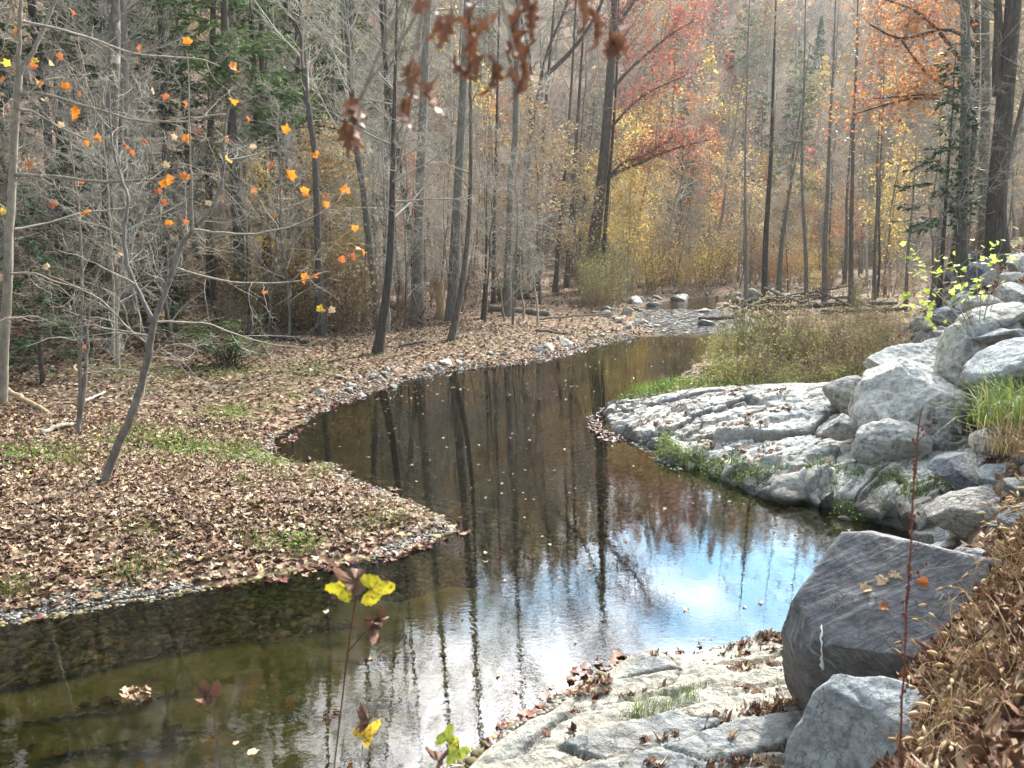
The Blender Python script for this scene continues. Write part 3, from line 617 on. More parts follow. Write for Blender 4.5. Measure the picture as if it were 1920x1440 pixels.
# ------------------------------------------------------------------ tubes and trees
class Tubes:
    def __init__(s): s.g = {}
    def add(s, P, r, sides=4):
        P = np.asarray(P, float); r = np.broadcast_to(np.asarray(r, float), (len(P),))
        s.g.setdefault((len(P), sides), []).append((P, r))
    def arrays(s, jit=0):
        parts = []
        for (n, k), L_ in s.g.items():
            P = np.stack([a for a, _ in L_]); R = np.stack([b for _, b in L_])
            T = np.gradient(P, axis=1); T /= np.maximum(np.linalg.norm(T, axis=2, keepdims=True), 1e-9)
            mean = T.mean(1); ref = np.where(np.abs(mean[:, 2:3]) < .8, np.array([[0, 0, 1.]]), np.array([[1., 0, 0]]))[:, None, :]
            A = np.cross(T, ref); A /= np.maximum(np.linalg.norm(A, axis=2, keepdims=True), 1e-9); B = np.cross(T, A)
            th = np.arange(k)*2*PI/k
            V = P[:, :, None]+R[:, :, None, None]*(A[:, :, None]*np.cos(th)[None, None, :, None]+B[:, :, None]*np.sin(th)[None, None, :, None])
            m_ = len(P); i = np.arange(n-1)[:, None]*k; j = np.arange(k)[None]
            F = np.stack([i+j, i+(j+1) % k, i+k+(j+1) % k, i+k+j], -1).reshape(-1, 4)
            F = (F[None]+(np.arange(m_)*n*k)[:, None, None]).reshape(-1, 4)
            parts.append((V.reshape(-1, 3), F))
            if k > 3:      # caps
                pass
        return merge(parts)
    def mesh(s, name, smooth=True):
        V, F = s.arrays(); return mesh_np(name, V, F, smooth)
    def n(s): return sum(len(v) for v in s.g.values())
def nrm(v): v = np.asarray(v, float); return v/max(np.linalg.norm(v), 1e-9)
def path(p, d, Ln, n, wander, lift, rng):
    D = np.asarray(d, float)[None]+np.cumsum(rng.normal(0, wander, (n-1, 3)), 0)+np.array([0, 0, 1.])[None]*(lift*np.linspace(0, 1, n-1))[:, None]
    D /= np.maximum(np.linalg.norm(D, axis=1, keepdims=True), 1e-9)
    return np.concatenate([np.asarray(p)[None], np.asarray(p)+np.cumsum(D*Ln/(n-1), 0)])
def sprout(P, t, ang, rng, az=None, flatten=0):
    """a point and a direction leaving polyline P at fraction t by angle ang"""
    k = t*(len(P)-1); i = min(int(k), len(P)-2); f = k-i
    p = P[i]*(1-f)+P[i+1]*f; T = nrm(P[i+1]-P[i])
    a = nrm(np.cross(T, (0, 0, 1) if abs(T[2]) < .9 else (1, 0, 0))); b = np.cross(T, a)
    az = rng.uniform(0, 2*PI) if az is None else az
    d = T*math.cos(ang)+(a*math.cos(az)+b*math.sin(az))*math.sin(ang)
    if flatten: d[2] *= (1-flatten)
    return p, nrm(d)
def trunk_path(H, rng, lean=0, wander=.02, n=14):
    z = np.linspace(0, 1, n); a = rng.uniform(0, 2*PI)
    off = np.cumsum(rng.normal(0, wander, (n, 2)), 0)*H/n*1.4; off -= off[0]
    P = np.zeros((n, 3)); P[:, :2] = off; P[:, 0] += lean*H*z*math.cos(a); P[:, 1] += lean*H*z*math.sin(a); P[:, 2] = H*z-.0
    P[0, 2] = -.35
    return P
def trunk_r(r0, n, H, top=.12, flare=.55):
    z = np.linspace(0, 1, n); return r0*((1-z)**.85*(1-top)+top)*(1+flare*np.exp(-z*H/.5))
def grow_tree(seed, H=20, r0=.16, lean=.02, wander=.02, f0=.3, n1=26, n2=7, n3=6, ang=(38, 70), L1=.26, lift=.5, leaf=0, P=None, R=None, thick=1.0, tw=.006, zig=.12, crown_bottom=.45, sides=8, stubs=0):
    """-> trunk Tubes, branch Tubes, leaf points"""
    rng = np.random.default_rng(seed); tt, bt = Tubes(), Tubes(); leaves = []
    if P is None:
        P = trunk_path(H, rng, lean, wander); R = trunk_r(r0, len(P), H)
    tt.add(P, R, sides)
    for i in range(n1):
        f = f0+(1-f0)*((i+rng.uniform(0, 1))/n1)**.9
        f = min(f, .985)
        rr = np.interp(f, np.linspace(0, 1, len(P)), R)
        env = crown_bottom+(1-crown_bottom)*math.sin(min(1, (f-f0)/(1-f0)*1.25+.2)*PI*.62)
        l1 = H*L1*env*(1.15-f*.72)*rng.uniform(.6, 1.15)
        p, d = sprout(P, f, math.radians(rng.uniform(*ang)), rng)
        r1 = max(min(rr*.42, l1*.016)*thick, .006)
        q = path(p, d, l1, 7, zig*.8, lift, rng); bt.add(q, np.linspace(r1, max(.25*r1, tw*.8), 7), 5 if r1 > .02 else 4)
        if leaf: leaves += [q[-1]]
        for j in range(n2):
            t2 = rng.uniform(.18, .98); l2 = l1*rng.uniform(.28, .5)*(1.15-t2*.6)
            p2, d2 = sprout(q, t2, math.radians(rng.uniform(30, 65)), rng)
            r2 = max(r1*.38, tw); q2 = path(p2, d2, l2, 5, zig, lift*.5, rng); bt.add(q2, np.linspace(r2, tw*.7, 5), 3)
            if leaf: leaves += [q2[-1], q2[3]]
            for k in range(n3):
                p3, d3 = sprout(q2, rng.uniform(.15, 1), math.radians(rng.uniform(25, 60)), rng)
                q3 = path(p3, d3, l2*rng.uniform(.3, .6), 4, zig*1.3, .1, rng); bt.add(q3, np.linspace(tw*.9, tw*.45, 4), 3)
                if leaf: leaves += [q3[-1], q3[2]]
    for i in range(stubs):
        p, d = sprout(P, rng.uniform(.12, f0+.2), math.radians(rng.uniform(70, 95)), rng)
        bt.add(path(p, d, rng.uniform(.3, 1.6), 4, .1, 0, rng), np.linspace(.02, .006, 4), 3)
    k0 = max(1, int(f0*(len(P)-1))-1); bt.add(P[k0:], np.minimum(R[k0:]*.4, .01), 3)
    return tt, bt, np.array(leaves) if leaves else np.zeros((0, 3))
def foliage(name, pts, n, size, spread, rng, tmpl=L6, droop=0):
    idx = rng.integers(0, len(pts), n); pos = pts[idx]+rng.normal(0, spread, (n, 3))
    R = rots(n, .9, rng); V, F = stamp(tmpl[0], tmpl[1], pos, R, size*rng.uniform(.6, 1.2, (n, 1)))
    return mesh_np(name, V, [F])
def make_tree(name, label, cat, group, tm, bm_, lm=None, leafn=0, leafsize=.1, spread=.25, loc=(0, 0, -50), **kw):
    tt, bt, pts = grow_tree(leaf=leafn > 0, **kw)
    root = thing(name, label, cat, loc, group=group)
    link('trunk', tt.mesh('trunk'), tm, root)
    if bt.n(): link('branches', bt.mesh('branches'), bm_, root)
    if leafn: link('foliage', foliage('foliage', pts, leafn, leafsize, spread, np.random.default_rng(kw.get('seed', 0)+1)), lm, root)
    return root
def make_evergreen(name, label, cat, group, tm, lm, seed, H=16, r0=.16, f0=.12, nb=70, reach=.2, loc=(0, 0, -50), droop=.25, dens=2.6, nsz=.19):
    rng = np.random.default_rng(seed); P = trunk_path(H, rng, .01, .008); R = trunk_r(r0, len(P), H, .05)
    tt, bt = Tubes(), Tubes(); tt.add(P, R, 7); pos, dr = [], []
    for i in range(nb):
        f = f0+(1-f0)*(i+rng.uniform(0, 1))/nb; f = min(f, .99); l1 = H*reach*(1-f)**.75*rng.uniform(.65, 1.15)+.25
        if rng.random() < .12: l1 *= .4
        p, d = sprout(P, f, math.radians(rng.uniform(72, 95)), rng)
        q = path(p, d, l1, 6, .06, -droop, rng); bt.add(q, np.linspace(max(.03*l1*.25, .008), .004, 6), 3)
        for j in range(int(3+l1*5)):
            t2 = rng.uniform(.15, 1); p2, d2 = sprout(q, t2, math.radians(rng.uniform(45, 65)), rng, flatten=.75)
            l2 = l1*.38*(1.15-t2)+.12; q2 = path(p2, d2, l2, 4, .08, -droop*.8, rng); bt.add(q2, np.linspace(.006, .003, 4), 3)
            m_ = max(2, int(l2/.075*dens)); tt_ = rng.uniform(0, 1, m_); k = tt_*3; a = np.minimum(k.astype(int), 2); ff = (k-a)[:, None]
            pos.append(q2[a]*(1-ff)+q2[a+1]*ff); dr.append(np.repeat(d2[None], m_, 0))
    pos = np.concatenate(pos)+0; dr = np.concatenate(dr); n = len(pos)
    dr = dr+rng.normal(0, .45, (n, 3))*np.array([1, 1, .45]); dr[:, 2] -= .18; dr /= np.linalg.norm(dr, axis=1, keepdims=True)
    s = np.cross(dr, np.array([0, 0, 1.])+rng.normal(0, .3, (n, 3))); s /= np.maximum(np.linalg.norm(s, axis=1, keepdims=True), 1e-6)
    L_ = nsz*rng.uniform(.6, 1.2, (n, 1)); w = L_*.24
    V = np.stack([pos-s*w*.4, pos+dr*L_*.5-s*w, pos+dr*L_, pos+dr*L_*.5+s*w], 1).reshape(-1, 3); F = np.arange(n*4).reshape(-1, 4)
    root = thing(name, label, cat, loc, group=group)
    link('trunk', tt.mesh('trunk'), tm, root); link('branches', bt.mesh('branches'), M['twig_dark'], root)
    link('foliage', mesh_np('foliage', V, [F]), lm, root)
    return root

# ---- one of each kind
rndF = random.Random(5)
G_TALL = 'bare tall trees of the background wood'
TALL = [make_tree('bare_tree', 'tall slender leafless tree in the crowd of background trunks', 'tree', G_TALL, M[['b_grey', 'b_dark', 'b_grey', 'b_dark', 'b_pale', 'b_grey'][k]], M[['twig', 'twig_dark', 'twig'][k % 3]],
                  seed=100+k, H=[21, 19, 23, 18, 20, 22][k], r0=[.15, .13, .17, .11, .12, .16][k], lean=.03+.02*(k % 3), wander=.025+.01*(k % 2), f0=.2+.08*(k % 3), n1=34, n2=8, n3=6, ang=(35, 72), L1=.2, tw=.011, stubs=14) for k in range(6)]
UNDER = [make_tree('bare_sapling', 'thin leafless sapling of the twiggy understory between taller trunks', 'sapling', 'leafless understory saplings', M[['b_pale', 'b_grey'][k % 2]], M['twig'], seed=200+k,
                   H=[6, 8, 7, 9][k], r0=.045, lean=.1, wander=.06, f0=.14, n1=20, n2=7, n3=5, ang=(35, 75), L1=.36, tw=.008, zig=.16, lift=.3, sides=5) for k in range(4)]
TANT = [make_tree('thin_leaved_tree', 'slim understory tree still carrying sparse dry tan leaves', 'tree', 'understory trees with sparse tan leaves', M['b_grey'], M['twig'], M['tan'], 1500, .15, .22, seed=260+k,
                  H=[8, 10][k], r0=.06, lean=.06, wander=.04, f0=.2, n1=20, n2=6, n3=4, ang=(40, 75), L1=.3, tw=.005, lift=.3, sides=5) for k in range(2)]
YEL = [make_tree('yellow_leaved_tree', 'slim tree with thin yellow autumn leaves among bare trunks', 'tree', 'background trees with yellow leaves', M['b_grey'], M['twig'], M['yellow'], 1500, .14, .28, seed=280+k,
                 H=[7, 12][k], r0=.07, lean=.05, wander=.04, f0=.18, n1=22, n2=6, n3=4, ang=(40, 75), L1=.3, tw=.005, lift=.3, sides=5) for k in range(2)]
ORA = [make_tree('orange_leaved_tree', 'slim tree with pale orange autumn leaves among bare trunks', 'tree', 'background trees with orange leaves', M['b_dark'], M['twig_dark'], M['orange'], 1900, .15, .28, seed=290+k,
                 H=[7, 13][k], r0=.08, lean=.05, wander=.04, f0=.2, n1=22, n2=6, n3=4, ang=(40, 75), L1=.28, tw=.005, lift=.3, sides=5) for k in range(2)]
HEM = [make_evergreen('hemlock_tree', 'dark green hemlock standing within the leafless wood', 'hemlock', 'background evergreens', M['b_dark'], M[['hemlock', 'pine'][k % 2]], 300+k, H=[17, 20, 9][k], r0=[.17, .2, .08][k],
                      f0=[.15, .28, .06][k], nb=[80, 80, 60][k], reach=[.19, .17, .24][k], droop=[.3, .1, .35][k]) for k in range(3)]
def make_shrub(name, label, cat, group, sm, lm, seed, H=1.8, ns=16, leafn=0, leafsize=.06, spread=.1, twigs=9, rad=.25, lean=.5, tmpl=L6, w=.009):
    rng = np.random.default_rng(seed); bt = Tubes(); pts = []
    for i in range(ns):
        a = rng.uniform(0, 2*PI); p = np.array([rad*rng.normal(), rad*rng.normal(), -.05]); l = H*rng.uniform(.55, 1.1)
        d = nrm((math.cos(a)*lean*rng.uniform(.2, 1), math.sin(a)*lean*rng.uniform(.2, 1), 1)); q = path(p, d, l, 7, .1, .1, rng)
        bt.add(q, np.linspace(w*1.5, w*.4, 7), 4)
        for j in range(twigs):
            p2, d2 = sprout(q, rng.uniform(.2, 1), math.radians(rng.uniform(25, 65)), rng); q2 = path(p2, d2, l*rng.uniform(.15, .4), 4, .15, .1, rng); bt.add(q2, np.linspace(w*.6, w*.3, 4), 3); pts += [q2[-1], q2[2], q2[1]]
            for _ in range(2):
                p3, d3 = sprout(q2, rng.uniform(.3, 1), .7, rng); q3 = path(p3, d3, l*.1, 3, .2, .1, rng); bt.add(q3, np.linspace(w*.4, w*.25, 3), 3); pts += [q3[-1]]
    root = thing(name, label, cat, (0, 0, -50), group=group); link('stems', bt.mesh('stems'), sm, root)
    if leafn: link('foliage', foliage('foliage', np.array(pts), leafn, leafsize, spread, rng, tmpl), lm, root)
    return root
BRUSH = [make_shrub('bare_shrub', 'low tangle of leafless brown stems on the leaf-covered floor', 'shrub', 'leafless brush under the trees', M[['brush', 'twig'][k % 2]], None, 400+k, H=[1.7, 2.4, 1.3][k], ns=22, twigs=9) for k in range(3)]
YSH = make_shrub('yellow_shrub', 'shrub with fine yellow leaves below the bare trees', 'shrub', 'yellow shrubs under the trees', M['brush'], M['yellow'], 420, H=2.6, ns=14, leafn=900, leafsize=.075, spread=.14)
OSH = make_shrub('orange_shrub', 'shrub with light orange leaves near the bend of the stream', 'shrub', 'orange shrubs under the trees', M['brush'], M['orange'], 421, H=2.6, ns=14, leafn=800, leafsize=.075, spread=.14)
GSH = make_shrub('olive_shrub', 'shrub with small yellowish green leaves below the bare trees', 'shrub', 'olive green shrubs under the trees', M['brush'], M['olive'], 422, H=2.2, ns=14, leafn=800, leafsize=.06, spread=.14)
TSH = make_shrub('tan_shrub', 'shrub holding dry tan leaves on the forest floor', 'shrub', 'tan leaved shrubs under the trees', M['brush'], M['tan'], 423, H=1.8, ns=18, leafn=700, leafsize=.07, spread=.14)

used = set()
def put(proto, x, y, rz=None, s=1.0, tilt=(0, 0), z=None, **kw):
    loc = (x, y, gz(x, y) if z is None else z); rz = rndF.uniform(0, 2*PI) if rz is None else rz
    if proto.name not in used:
        used.add(proto.name); proto.location = loc; proto.rotation_euler = (tilt[0], tilt[1], rz); proto.scale = s if hasattr(s, '__len__') else (s,)*3
        for k, v in kw.items():
            if v: proto[{'label': 'label', 'group': 'group'}[k]] = v
        return proto
    return dup(proto, loc, rz, s, tilt=tilt, **kw)
def free(x, y, wm=1.2):
    d = float(sdist(np.array([x]), np.array([y]))[0])
    if d < wm: return False
    if float(sdist(np.array([x]), np.array([y]), LEDGE)[0]) < .8: return False
    return True
def scr(x, y, z=None):
    z = gz(x, y) if z is None else z
    v = np.array([x, y, z-CAMH]); f = v[1]*cP-v[2]*sP; up_ = v[1]*sP+v[2]*cP
    return 960+FPX*v[0]/f, 720-FPX*up_/f
placed = []
def scatter(protos, n, y0, y1, px0=-250, px1=2150, mind=1.2, wm=1.5, s=(.8, 1.2), ok=None, tl=.05, pw=1.0):
    k = tries = 0
    while k < n and tries < n*40:
        tries += 1
        y = y0+(y1-y0)*rndF.random()**pw; px = rndF.uniform(px0, px1); x = (px-960)/FPX*y*1.0
        if not free(x, y, wm) or any((x-a)**2+(y-b)**2 < mind*mind for a, b in placed): continue
        if ok and not ok(x, y, px): continue
        sz = rndF.uniform(*s); put(rndF.choice(protos), x, y, None, (sz*rndF.uniform(.9, 1.1), sz*rndF.uniform(.9, 1.1), sz*rndF.uniform(.9, 1.15)), (rndF.gauss(0, tl), rndF.gauss(0, tl)))
        placed.append((x, y)); k += 1
def back_ok(x, y, px):
    """where the photograph has wood rather than open bank, pool or weeds"""
    if x > toe(y)-1.5 and y < 21: return False
    if px < 330: return y > 20
    if px < 800: return y > 27+ (px-330)*.006
    if 1040 < px < 1210: return y > 49
    if px < 1180: return y > 33
    if px < 1560: return y > 50 and not (y < 57 and px < 1420)
    if px < 1740: return y > 46
    return y > 23

# ------------------------------------------------------------------ trees singled out in the photograph
def px_path(pts, Y0, slope=0.0, ybase=None):
    """trace through pixels on the plane Y=Y0 (+slope per metre of height)"""
    out_ = []
    for q in pts:
        Y = Y0+(q[2] if len(q) > 2 else 0); out_.append(at_y(q[0], q[1], Y))
    return np.array(out_)
def smooth_path(P, n):
    P = np.asarray(P, float); s = np.concatenate([[0], np.cumsum(np.linalg.norm(np.diff(P, axis=0), axis=1))]); t = np.linspace(0, s[-1], n)
    Q = np.stack([np.interp(t, s, P[:, i]) for i in range(3)], -1)
    for _ in range(2): Q[1:-1] = Q[1:-1]*.5+(Q[:-2]+Q[2:])*.25
    return Q
def traced_tree(name, label, cat, base, pts, w, tm, bm_, ext=5.0, lm=None, leafn=0, leafsize=.11, n1=22, n2=6, n3=5, f0=.2, L1=.18, seed=1, Y=None, limbs=(), spread=.25, ang=(45, 80), tw=.010, wtop=None, lift=.35, **kw):
    """trunk drawn through image points, standing on the terrain at the pixel base; limbs = [(pts, width)]"""
    b = hit(*base) if Y is None else np.array([at_y(base[0], base[1], Y)[0], Y, 0])
    Y0 = b[1]; b[2] = gz(b[0], b[1])
    P = px_path([p_ for p_ in pts], Y0); P[:, 0] += b[0]-at_y(base[0], base[1], Y0)[0]
    P = np.concatenate([[b-np.array([0, 0, .3])], P])
    d = nrm(P[-1]-P[-3 if len(P) > 2 else -2]); P = np.concatenate([P, (P[-1]+d*ext*.5)[None], (P[-1]+nrm(d+np.array([0, 0, .4]))*ext*1.5)[None]]) if ext else P
    P = smooth_path(P, 18)-b
    r0 = w/FPX*Y0/2; H = P[-1, 2]
    R = r0*np.interp(np.linspace(0, 1, 18), [0, .6, 1], [1, .42 if wtop is None else wtop, .06 if ext else .3])*(1+.5*np.exp(-np.maximum(P[:, 2], 0)/.35))
    tt, bt, pts_ = grow_tree(seed, H=H, P=P, R=R, f0=f0, n1=n1, n2=n2, n3=n3, L1=L1, ang=ang, leaf=leafn > 0, tw=tw, lift=lift, **kw)
    rng = np.random.default_rng(seed+7); lp = []
    for lpts, lw in limbs:
        q = smooth_path(px_path(lpts, Y0), 12)-b; q[:, 0] += b[0]-at_y(base[0], base[1], Y0)[0]
        rl = lw/FPX*Y0/2; tt.add(q, np.linspace(rl, rl*.35, 12), 6); bt.add(q, rl*.2, 3)
        ln = np.linalg.norm(q[-1]-q[0])
        for j in range(int(10+ln*3)):
            p2, d2 = sprout(q, rng.uniform(.2, 1), math.radians(rng.uniform(30, 65)), rng); q2 = path(p2, d2, ln*rng.uniform(.12, .4), 6, .12, .25, rng); bt.add(q2, np.linspace(max(rl*.25, tw), tw*.6, 6), 3)
            for _ in range(6):
                p3, d3 = sprout(q2, rng.uniform(.1, 1), .8, rng); q3 = path(p3, d3, ln*rng.uniform(.05, .14), 4, .15, .1, rng); bt.add(q3, np.linspace(tw*.8, tw*.4, 4), 3); lp += [q3[-1], q3[1], q2[-1]]
    if len(lp) and leafn: pts_ = np.concatenate([pts_, np.array(lp)]) if len(pts_) else np.array(lp)
    root = thing(name, label, cat, tuple(b)); link('trunk', tt.mesh('trunk'), tm, root)
    if bt.n(): link('branches', bt.mesh('branches'), bm_, root)
    if leafn: link('foliage', foliage('foliage', pts_, leafn, leafsize, spread, rng), lm, root)
    placed.append((b[0], b[1])); return root

T = traced_tree
T('bare_tree', 'small dark leaning tree with swollen foot at the open bank beyond the pool', 'tree', (705, 664), [(716, 612), (728, 550), (733, 480), (735, 400), (738, 250), (742, 100), (745, 0)], 19, M['b_dark'], M['twig'], ext=3, n1=30, f0=.28, L1=.26, ang=(55, 85), seed=1, tw=.005, wtop=.3)
T('bare_tree', 'slim dark tree rising at a slant from the bank, right of the swollen-foot tree', 'tree', (842, 640), [(856, 590), (868, 540), (874, 480), (882, 400), (884, 250), (880, 100), (878, 0)], 12, M['b_dark'], M['twig'], ext=3, n1=22, f0=.3, L1=.22, ang=(50, 80), seed=2, tw=.005)
T('bare_tree', 'broad straight grey trunk with smooth bark beside the uprooted stump', 'tree', (782, 596), [(783, 500), (787, 350), (794, 200), (800, 60), (803, 0)], 23, M['b_grey'], M['twig'], ext=7, n1=16, f0=.45, L1=.2, seed=3, wtop=.5)
T('bare_tree', 'straight grey trunk directly behind the pale broken stump', 'tree', (846, 600), [(852, 480), (860, 330), (868, 180), (874, 40), (876, 0)], 21, M['b_grey'], M['twig'], ext=7, n1=16, f0=.4, L1=.2, seed=4, wtop=.5)
T('pine_tree', 'dark straight conifer trunk with short dead branch stubs', 'tree', (652, 545), [(654, 450), (656, 300), (658, 150), (660, 0)], 17, M['b_dark'], M['twig_dark'], ext=7, n1=34, n2=4, n3=4, f0=.2, L1=.11, ang=(75, 100), seed=5, wtop=.5)
T('bare_tree', 'crooked young tree leaning over rotting wood near the broad grey trunk', 'tree', (678, 602), [(690, 565), (702, 520), (706, 470), (700, 400)], 9, M['b_grey'], M['twig'], ext=2, n1=16, f0=.3, L1=.3, seed=6)
T('forked_tree', 'dark tree whose trunk divides high up into two spreading limbs', 'tree', (972, 545), [(976, 460), (986, 350), (994, 250), (1008, 190), (1014, 148)], 15, M['b_dark'], M['twig_dark'], ext=0, n1=14, f0=.35, L1=.15, seed=7, wtop=.7,
  limbs=[([(1014, 148), (1040, 130), (1065, 108), (1100, 60), (1130, 12), (1150, -60), (1165, -200)], 9), ([(1014, 150), (1018, 110), (1035, 70), (1060, 25), (1080, -60), (1110, -200)], 7), ([(996, 250), (992, 190), (1000, 120), (985, 60), (960, -20), (940, -160)], 7)])
for i, (bx, by, tp, w, lb) in enumerate([(1005, 545, [(1012, 400), (1016, 280), (1030, 120), (1040, 0)], 11, 'slender dark trunk just right of the forked tree'),
        (1040, 548, [(1052, 400), (1062, 300), (1072, 160), (1080, 0)], 9, 'thin dark trunk, second right of the forked tree'),
        (1062, 540, [(1072, 400), (1080, 280), (1090, 120), (1098, 0)], 11, 'dark trunk with side twigs just left of the red oak'),
        (925, 570, [(926, 450), (930, 300), (934, 100), (936, 0)], 8, 'thin grey trunk beside the dark green rhododendron clump by the log'),
        (905, 600, [(908, 560), (912, 480), (912, 400)], 8, 'short young trunk standing before the pale fallen log')]):
    T('bare_tree', lb, 'tree', (bx, by), tp, w, M['b_dark'], M['twig_dark'], ext=5 if i < 4 else 1.5, n1=20, f0=.25, L1=.14, seed=20+i, lean=0)
T('red_oak', 'large dark oak with rust red leaves and one long limb reaching over the valley', 'oak tree', (1102, 545), [(1108, 480), (1118, 420), (1130, 330), (1138, 230), (1146, 120), (1152, 0)], 25, M['b_dark'], M['twig_dark'], ext=7, lm=M['red'], leafn=8500, leafsize=.17, spread=.4, n1=24, n2=7, n3=4, f0=.5, L1=.24, seed=8, wtop=.5, ang=(40, 70),
  limbs=[([(1140, 334), (1160, 318), (1190, 312), (1215, 300), (1240, 286), (1270, 278), (1300, 268), (1330, 262)], 8), ([(1140, 334), (1170, 300), (1200, 298), (1230, 280), (1262, 255)], 6), ([(1145, 170), (1180, 130), (1220, 95), (1262, 60), (1300, 40)], 7), ([(1145, 240), (1190, 190), (1240, 160), (1290, 140)], 6), ([(1150, 60), (1190, 0), (1230, -50), (1270, -120)], 8)])
T('bare_tree', 'narrow dark stem standing close against the red oak', 'tree', (1128, 545), [(1134, 430), (1142, 330), (1150, 250), (1158, 120), (1160, 0)], 9, M['b_dark'], M['twig_dark'], ext=4, n1=14, f0=.3, L1=.14, seed=9)
T('bare_sapling', 'pale sapling leaning over the bank where the stream bends', 'sapling', (1222, 545), [(1236, 510), (1252, 450), (1262, 390), (1280, 340), (1296, 280)], 8, M['b_pale'], M['twig'], ext=3, n1=22, f0=.3, L1=.28, seed=10)
R_ = [(1400, 548, [(1400, 470), (1396, 380), (1398, 250), (1402, 120)], 8, 42, 'thin grey trunk rising from the left end of the log jam', 'b_grey'),
      (1435, 558, [(1434, 470), (1440, 380), (1446, 300), (1450, 150), (1455, 0)], 13, 45, 'dark trunk just right of the log jam end', 'b_dark'),
      (1461, 548, [(1463, 480), (1470, 420), (1482, 350), (1496, 280)], 12, 50, 'slanting trunk behind the log jam', 'b_grey'),
      (1513, 560, [(1512, 480), (1506, 400), (1502, 300), (1508, 180), (1510, 0)], 9, 45, 'thin slightly curved trunk above the middle of the log jam', 'b_grey'),
      (1548, 560, [(1545, 480), (1548, 420), (1554, 330), (1556, 220), (1564, 110), (1566, 0)], 11, 45, 'wavering grey trunk behind the right half of the log jam', 'b_grey'),
      (1598, 560, [(1595, 460), (1598, 350), (1600, 240), (1606, 120), (1608, 0)], 11, 42, 'straight grey trunk below the orange oak leaves', 'b_grey'),
      (1640, 560, [(1640, 460), (1646, 380), (1644, 300), (1652, 180)], 8, 46, 'slim grey trunk between the orange-leaved oak and its neighbour', 'b_grey'),
      (1700, 560, [(1702, 470), (1712, 380), (1716, 300)], 7, 40, 'slim grey stem left of the hemlock', 'b_grey'),
      (1625, 545, [(1625, 400), (1628, 250), (1690, 170), (1685, 100), (1660, 70)], 6, 60, 'bone white crooked snag glinting among orange leaves', 'b_white')]
for i, (bx, by, tp, w, Y, lb, bm__) in enumerate(R_):
    T('bare_tree' if i < 8 else 'dead_snag', lb, 'tree', (bx, by), tp, w, M[bm__], M['twig' if i % 2 else 'twig_dark'], Y=Y, ext=2 if i < 8 else .5, n1=20 if i < 8 else 5, f0=.22, L1=.12, seed=40+i, tw=.007)
G_ = [(1802, 560, [(1800, 460), (1806, 330), (1812, 200), (1812, 90), (1808, 0)], 22, 27, 'straight grey trunk, left of the massive forked oak on the right bank', 'b_grey', .6),
      (1838, 560, [(1842, 430), (1845, 300), (1850, 170), (1846, 0)], 19, 29, 'rough trunk squeezed between the straight grey trunk and the massive oak', 'b_grey', .6),
      (1862, 560, [(1862, 480), (1866, 380), (1876, 280), (1886, 170), (1896, 60), (1900, 0)], 34, 25, 'massive rough-barked oak trunk on top of the rocky right bank', 'b_dark', .7),
      (1888, 560, [(1884, 460), (1878, 380), (1888, 300), (1905, 230), (1925, 170)], 9, 24, 'dark curved young trunk hugging the massive oak', 'b_dark', .5)]
for i, (bx, by, tp, w, Y, lb, bm__, wt) in enumerate(G_):
    T('oak_tree' if i == 2 else 'bare_tree', lb, 'tree', (bx, by), tp, w, M[bm__], M['twig'], Y=Y, ext=6, n1=26, f0=.2, L1=.13, seed=60+i, wtop=wt, ang=(60, 95), lift=.1,
      limbs=[([(1872, 180), (1868, 120), (1874, 50), (1868, -40), (1850, -160)], 18)] if i == 2 else ())
T('orange_oak', 'oak with rust orange leaves hanging high over the right side of the valley', 'oak tree', (1770, 575), [(1790, 460), (1822, 330), (1830, 200), (1836, 90), (1830, 0)], 13, M['b_dark'], M['twig_dark'], Y=31, ext=4, lm=M['orange'], leafn=4600, leafsize=.14, spread=.4, n1=8, n2=4, n3=3, f0=.7, L1=.12, seed=80, wtop=.6,
  limbs=[([(1830, 160), (1800, 110), (1770, 70), (1735, 30), (1700, 10), (1660, 0)], 9), ([(1832, 90), (1790, 50), (1740, 60), (1690, 80), (1630, 45)], 8), ([(1830, 180), (1790, 165), (1750, 155), (1715, 110), (1690, 75)], 8),
         ([(1828, 210), (1780, 190), (1730, 180), (1680, 190), (1600, 215)], 7), ([(1832, 60), (1800, 0), (1740, -50), (1680, -60)], 9), ([(1830, 190), (1760, 175), (1700, 180), (1640, 185)], 6)])
_h = hit(1752, 590)
H1 = make_evergreen('hemlock_tree', 'dark young hemlock with drooping sprays before the grey trunks of the right bank', 'hemlock', None, M['b_dark'], M['hemlock'], 321, H=8.6, r0=.085, f0=.3, nb=46, reach=.21, droop=.3)
put(H1, 14.6, 26.5, s=1.0, tilt=(0, .09)); placed.append((14.6, 26.5))
# evergreens on the left slope
for k, (px, Y, s, lb) in enumerate([(445, 32, 1.25, 'feathery green pine above the orange-leaved sapling'), (590, 42, 1.25, 'tall green pine with open crown left of the dark conifer trunk'), (520, 50, 1.0, 'dark evergreen deeper in the wood between the two green pines'),
                                    (365, 40, 1.0, 'grey green pine with dead lower branches on the left slope'), (110, 33, 1.1, 'dense evergreen behind the white-barked sapling'), (-60, 27, 1.2, 'tall evergreen beyond the edge of the leafy slope'), (250, 34, 1.3, 'tall shaded evergreen between the shaggy trunk and the feathery green pine'), (500, 37, 1.2, 'bushy evergreen close behind the feathery green pine'), (1250, 92, 1.15, 'pale green conifer beyond the red oak'), (1385, 105, 1.2, 'distant green conifer under the hazy hill')]):
    q = at_y(px, 450, Y); put(HEM[[1, 0, 1, 0, 1, 0, 0, 1, 1, 1][k]], q[0], Y, s=s, label=lb); placed.append((q[0], Y))
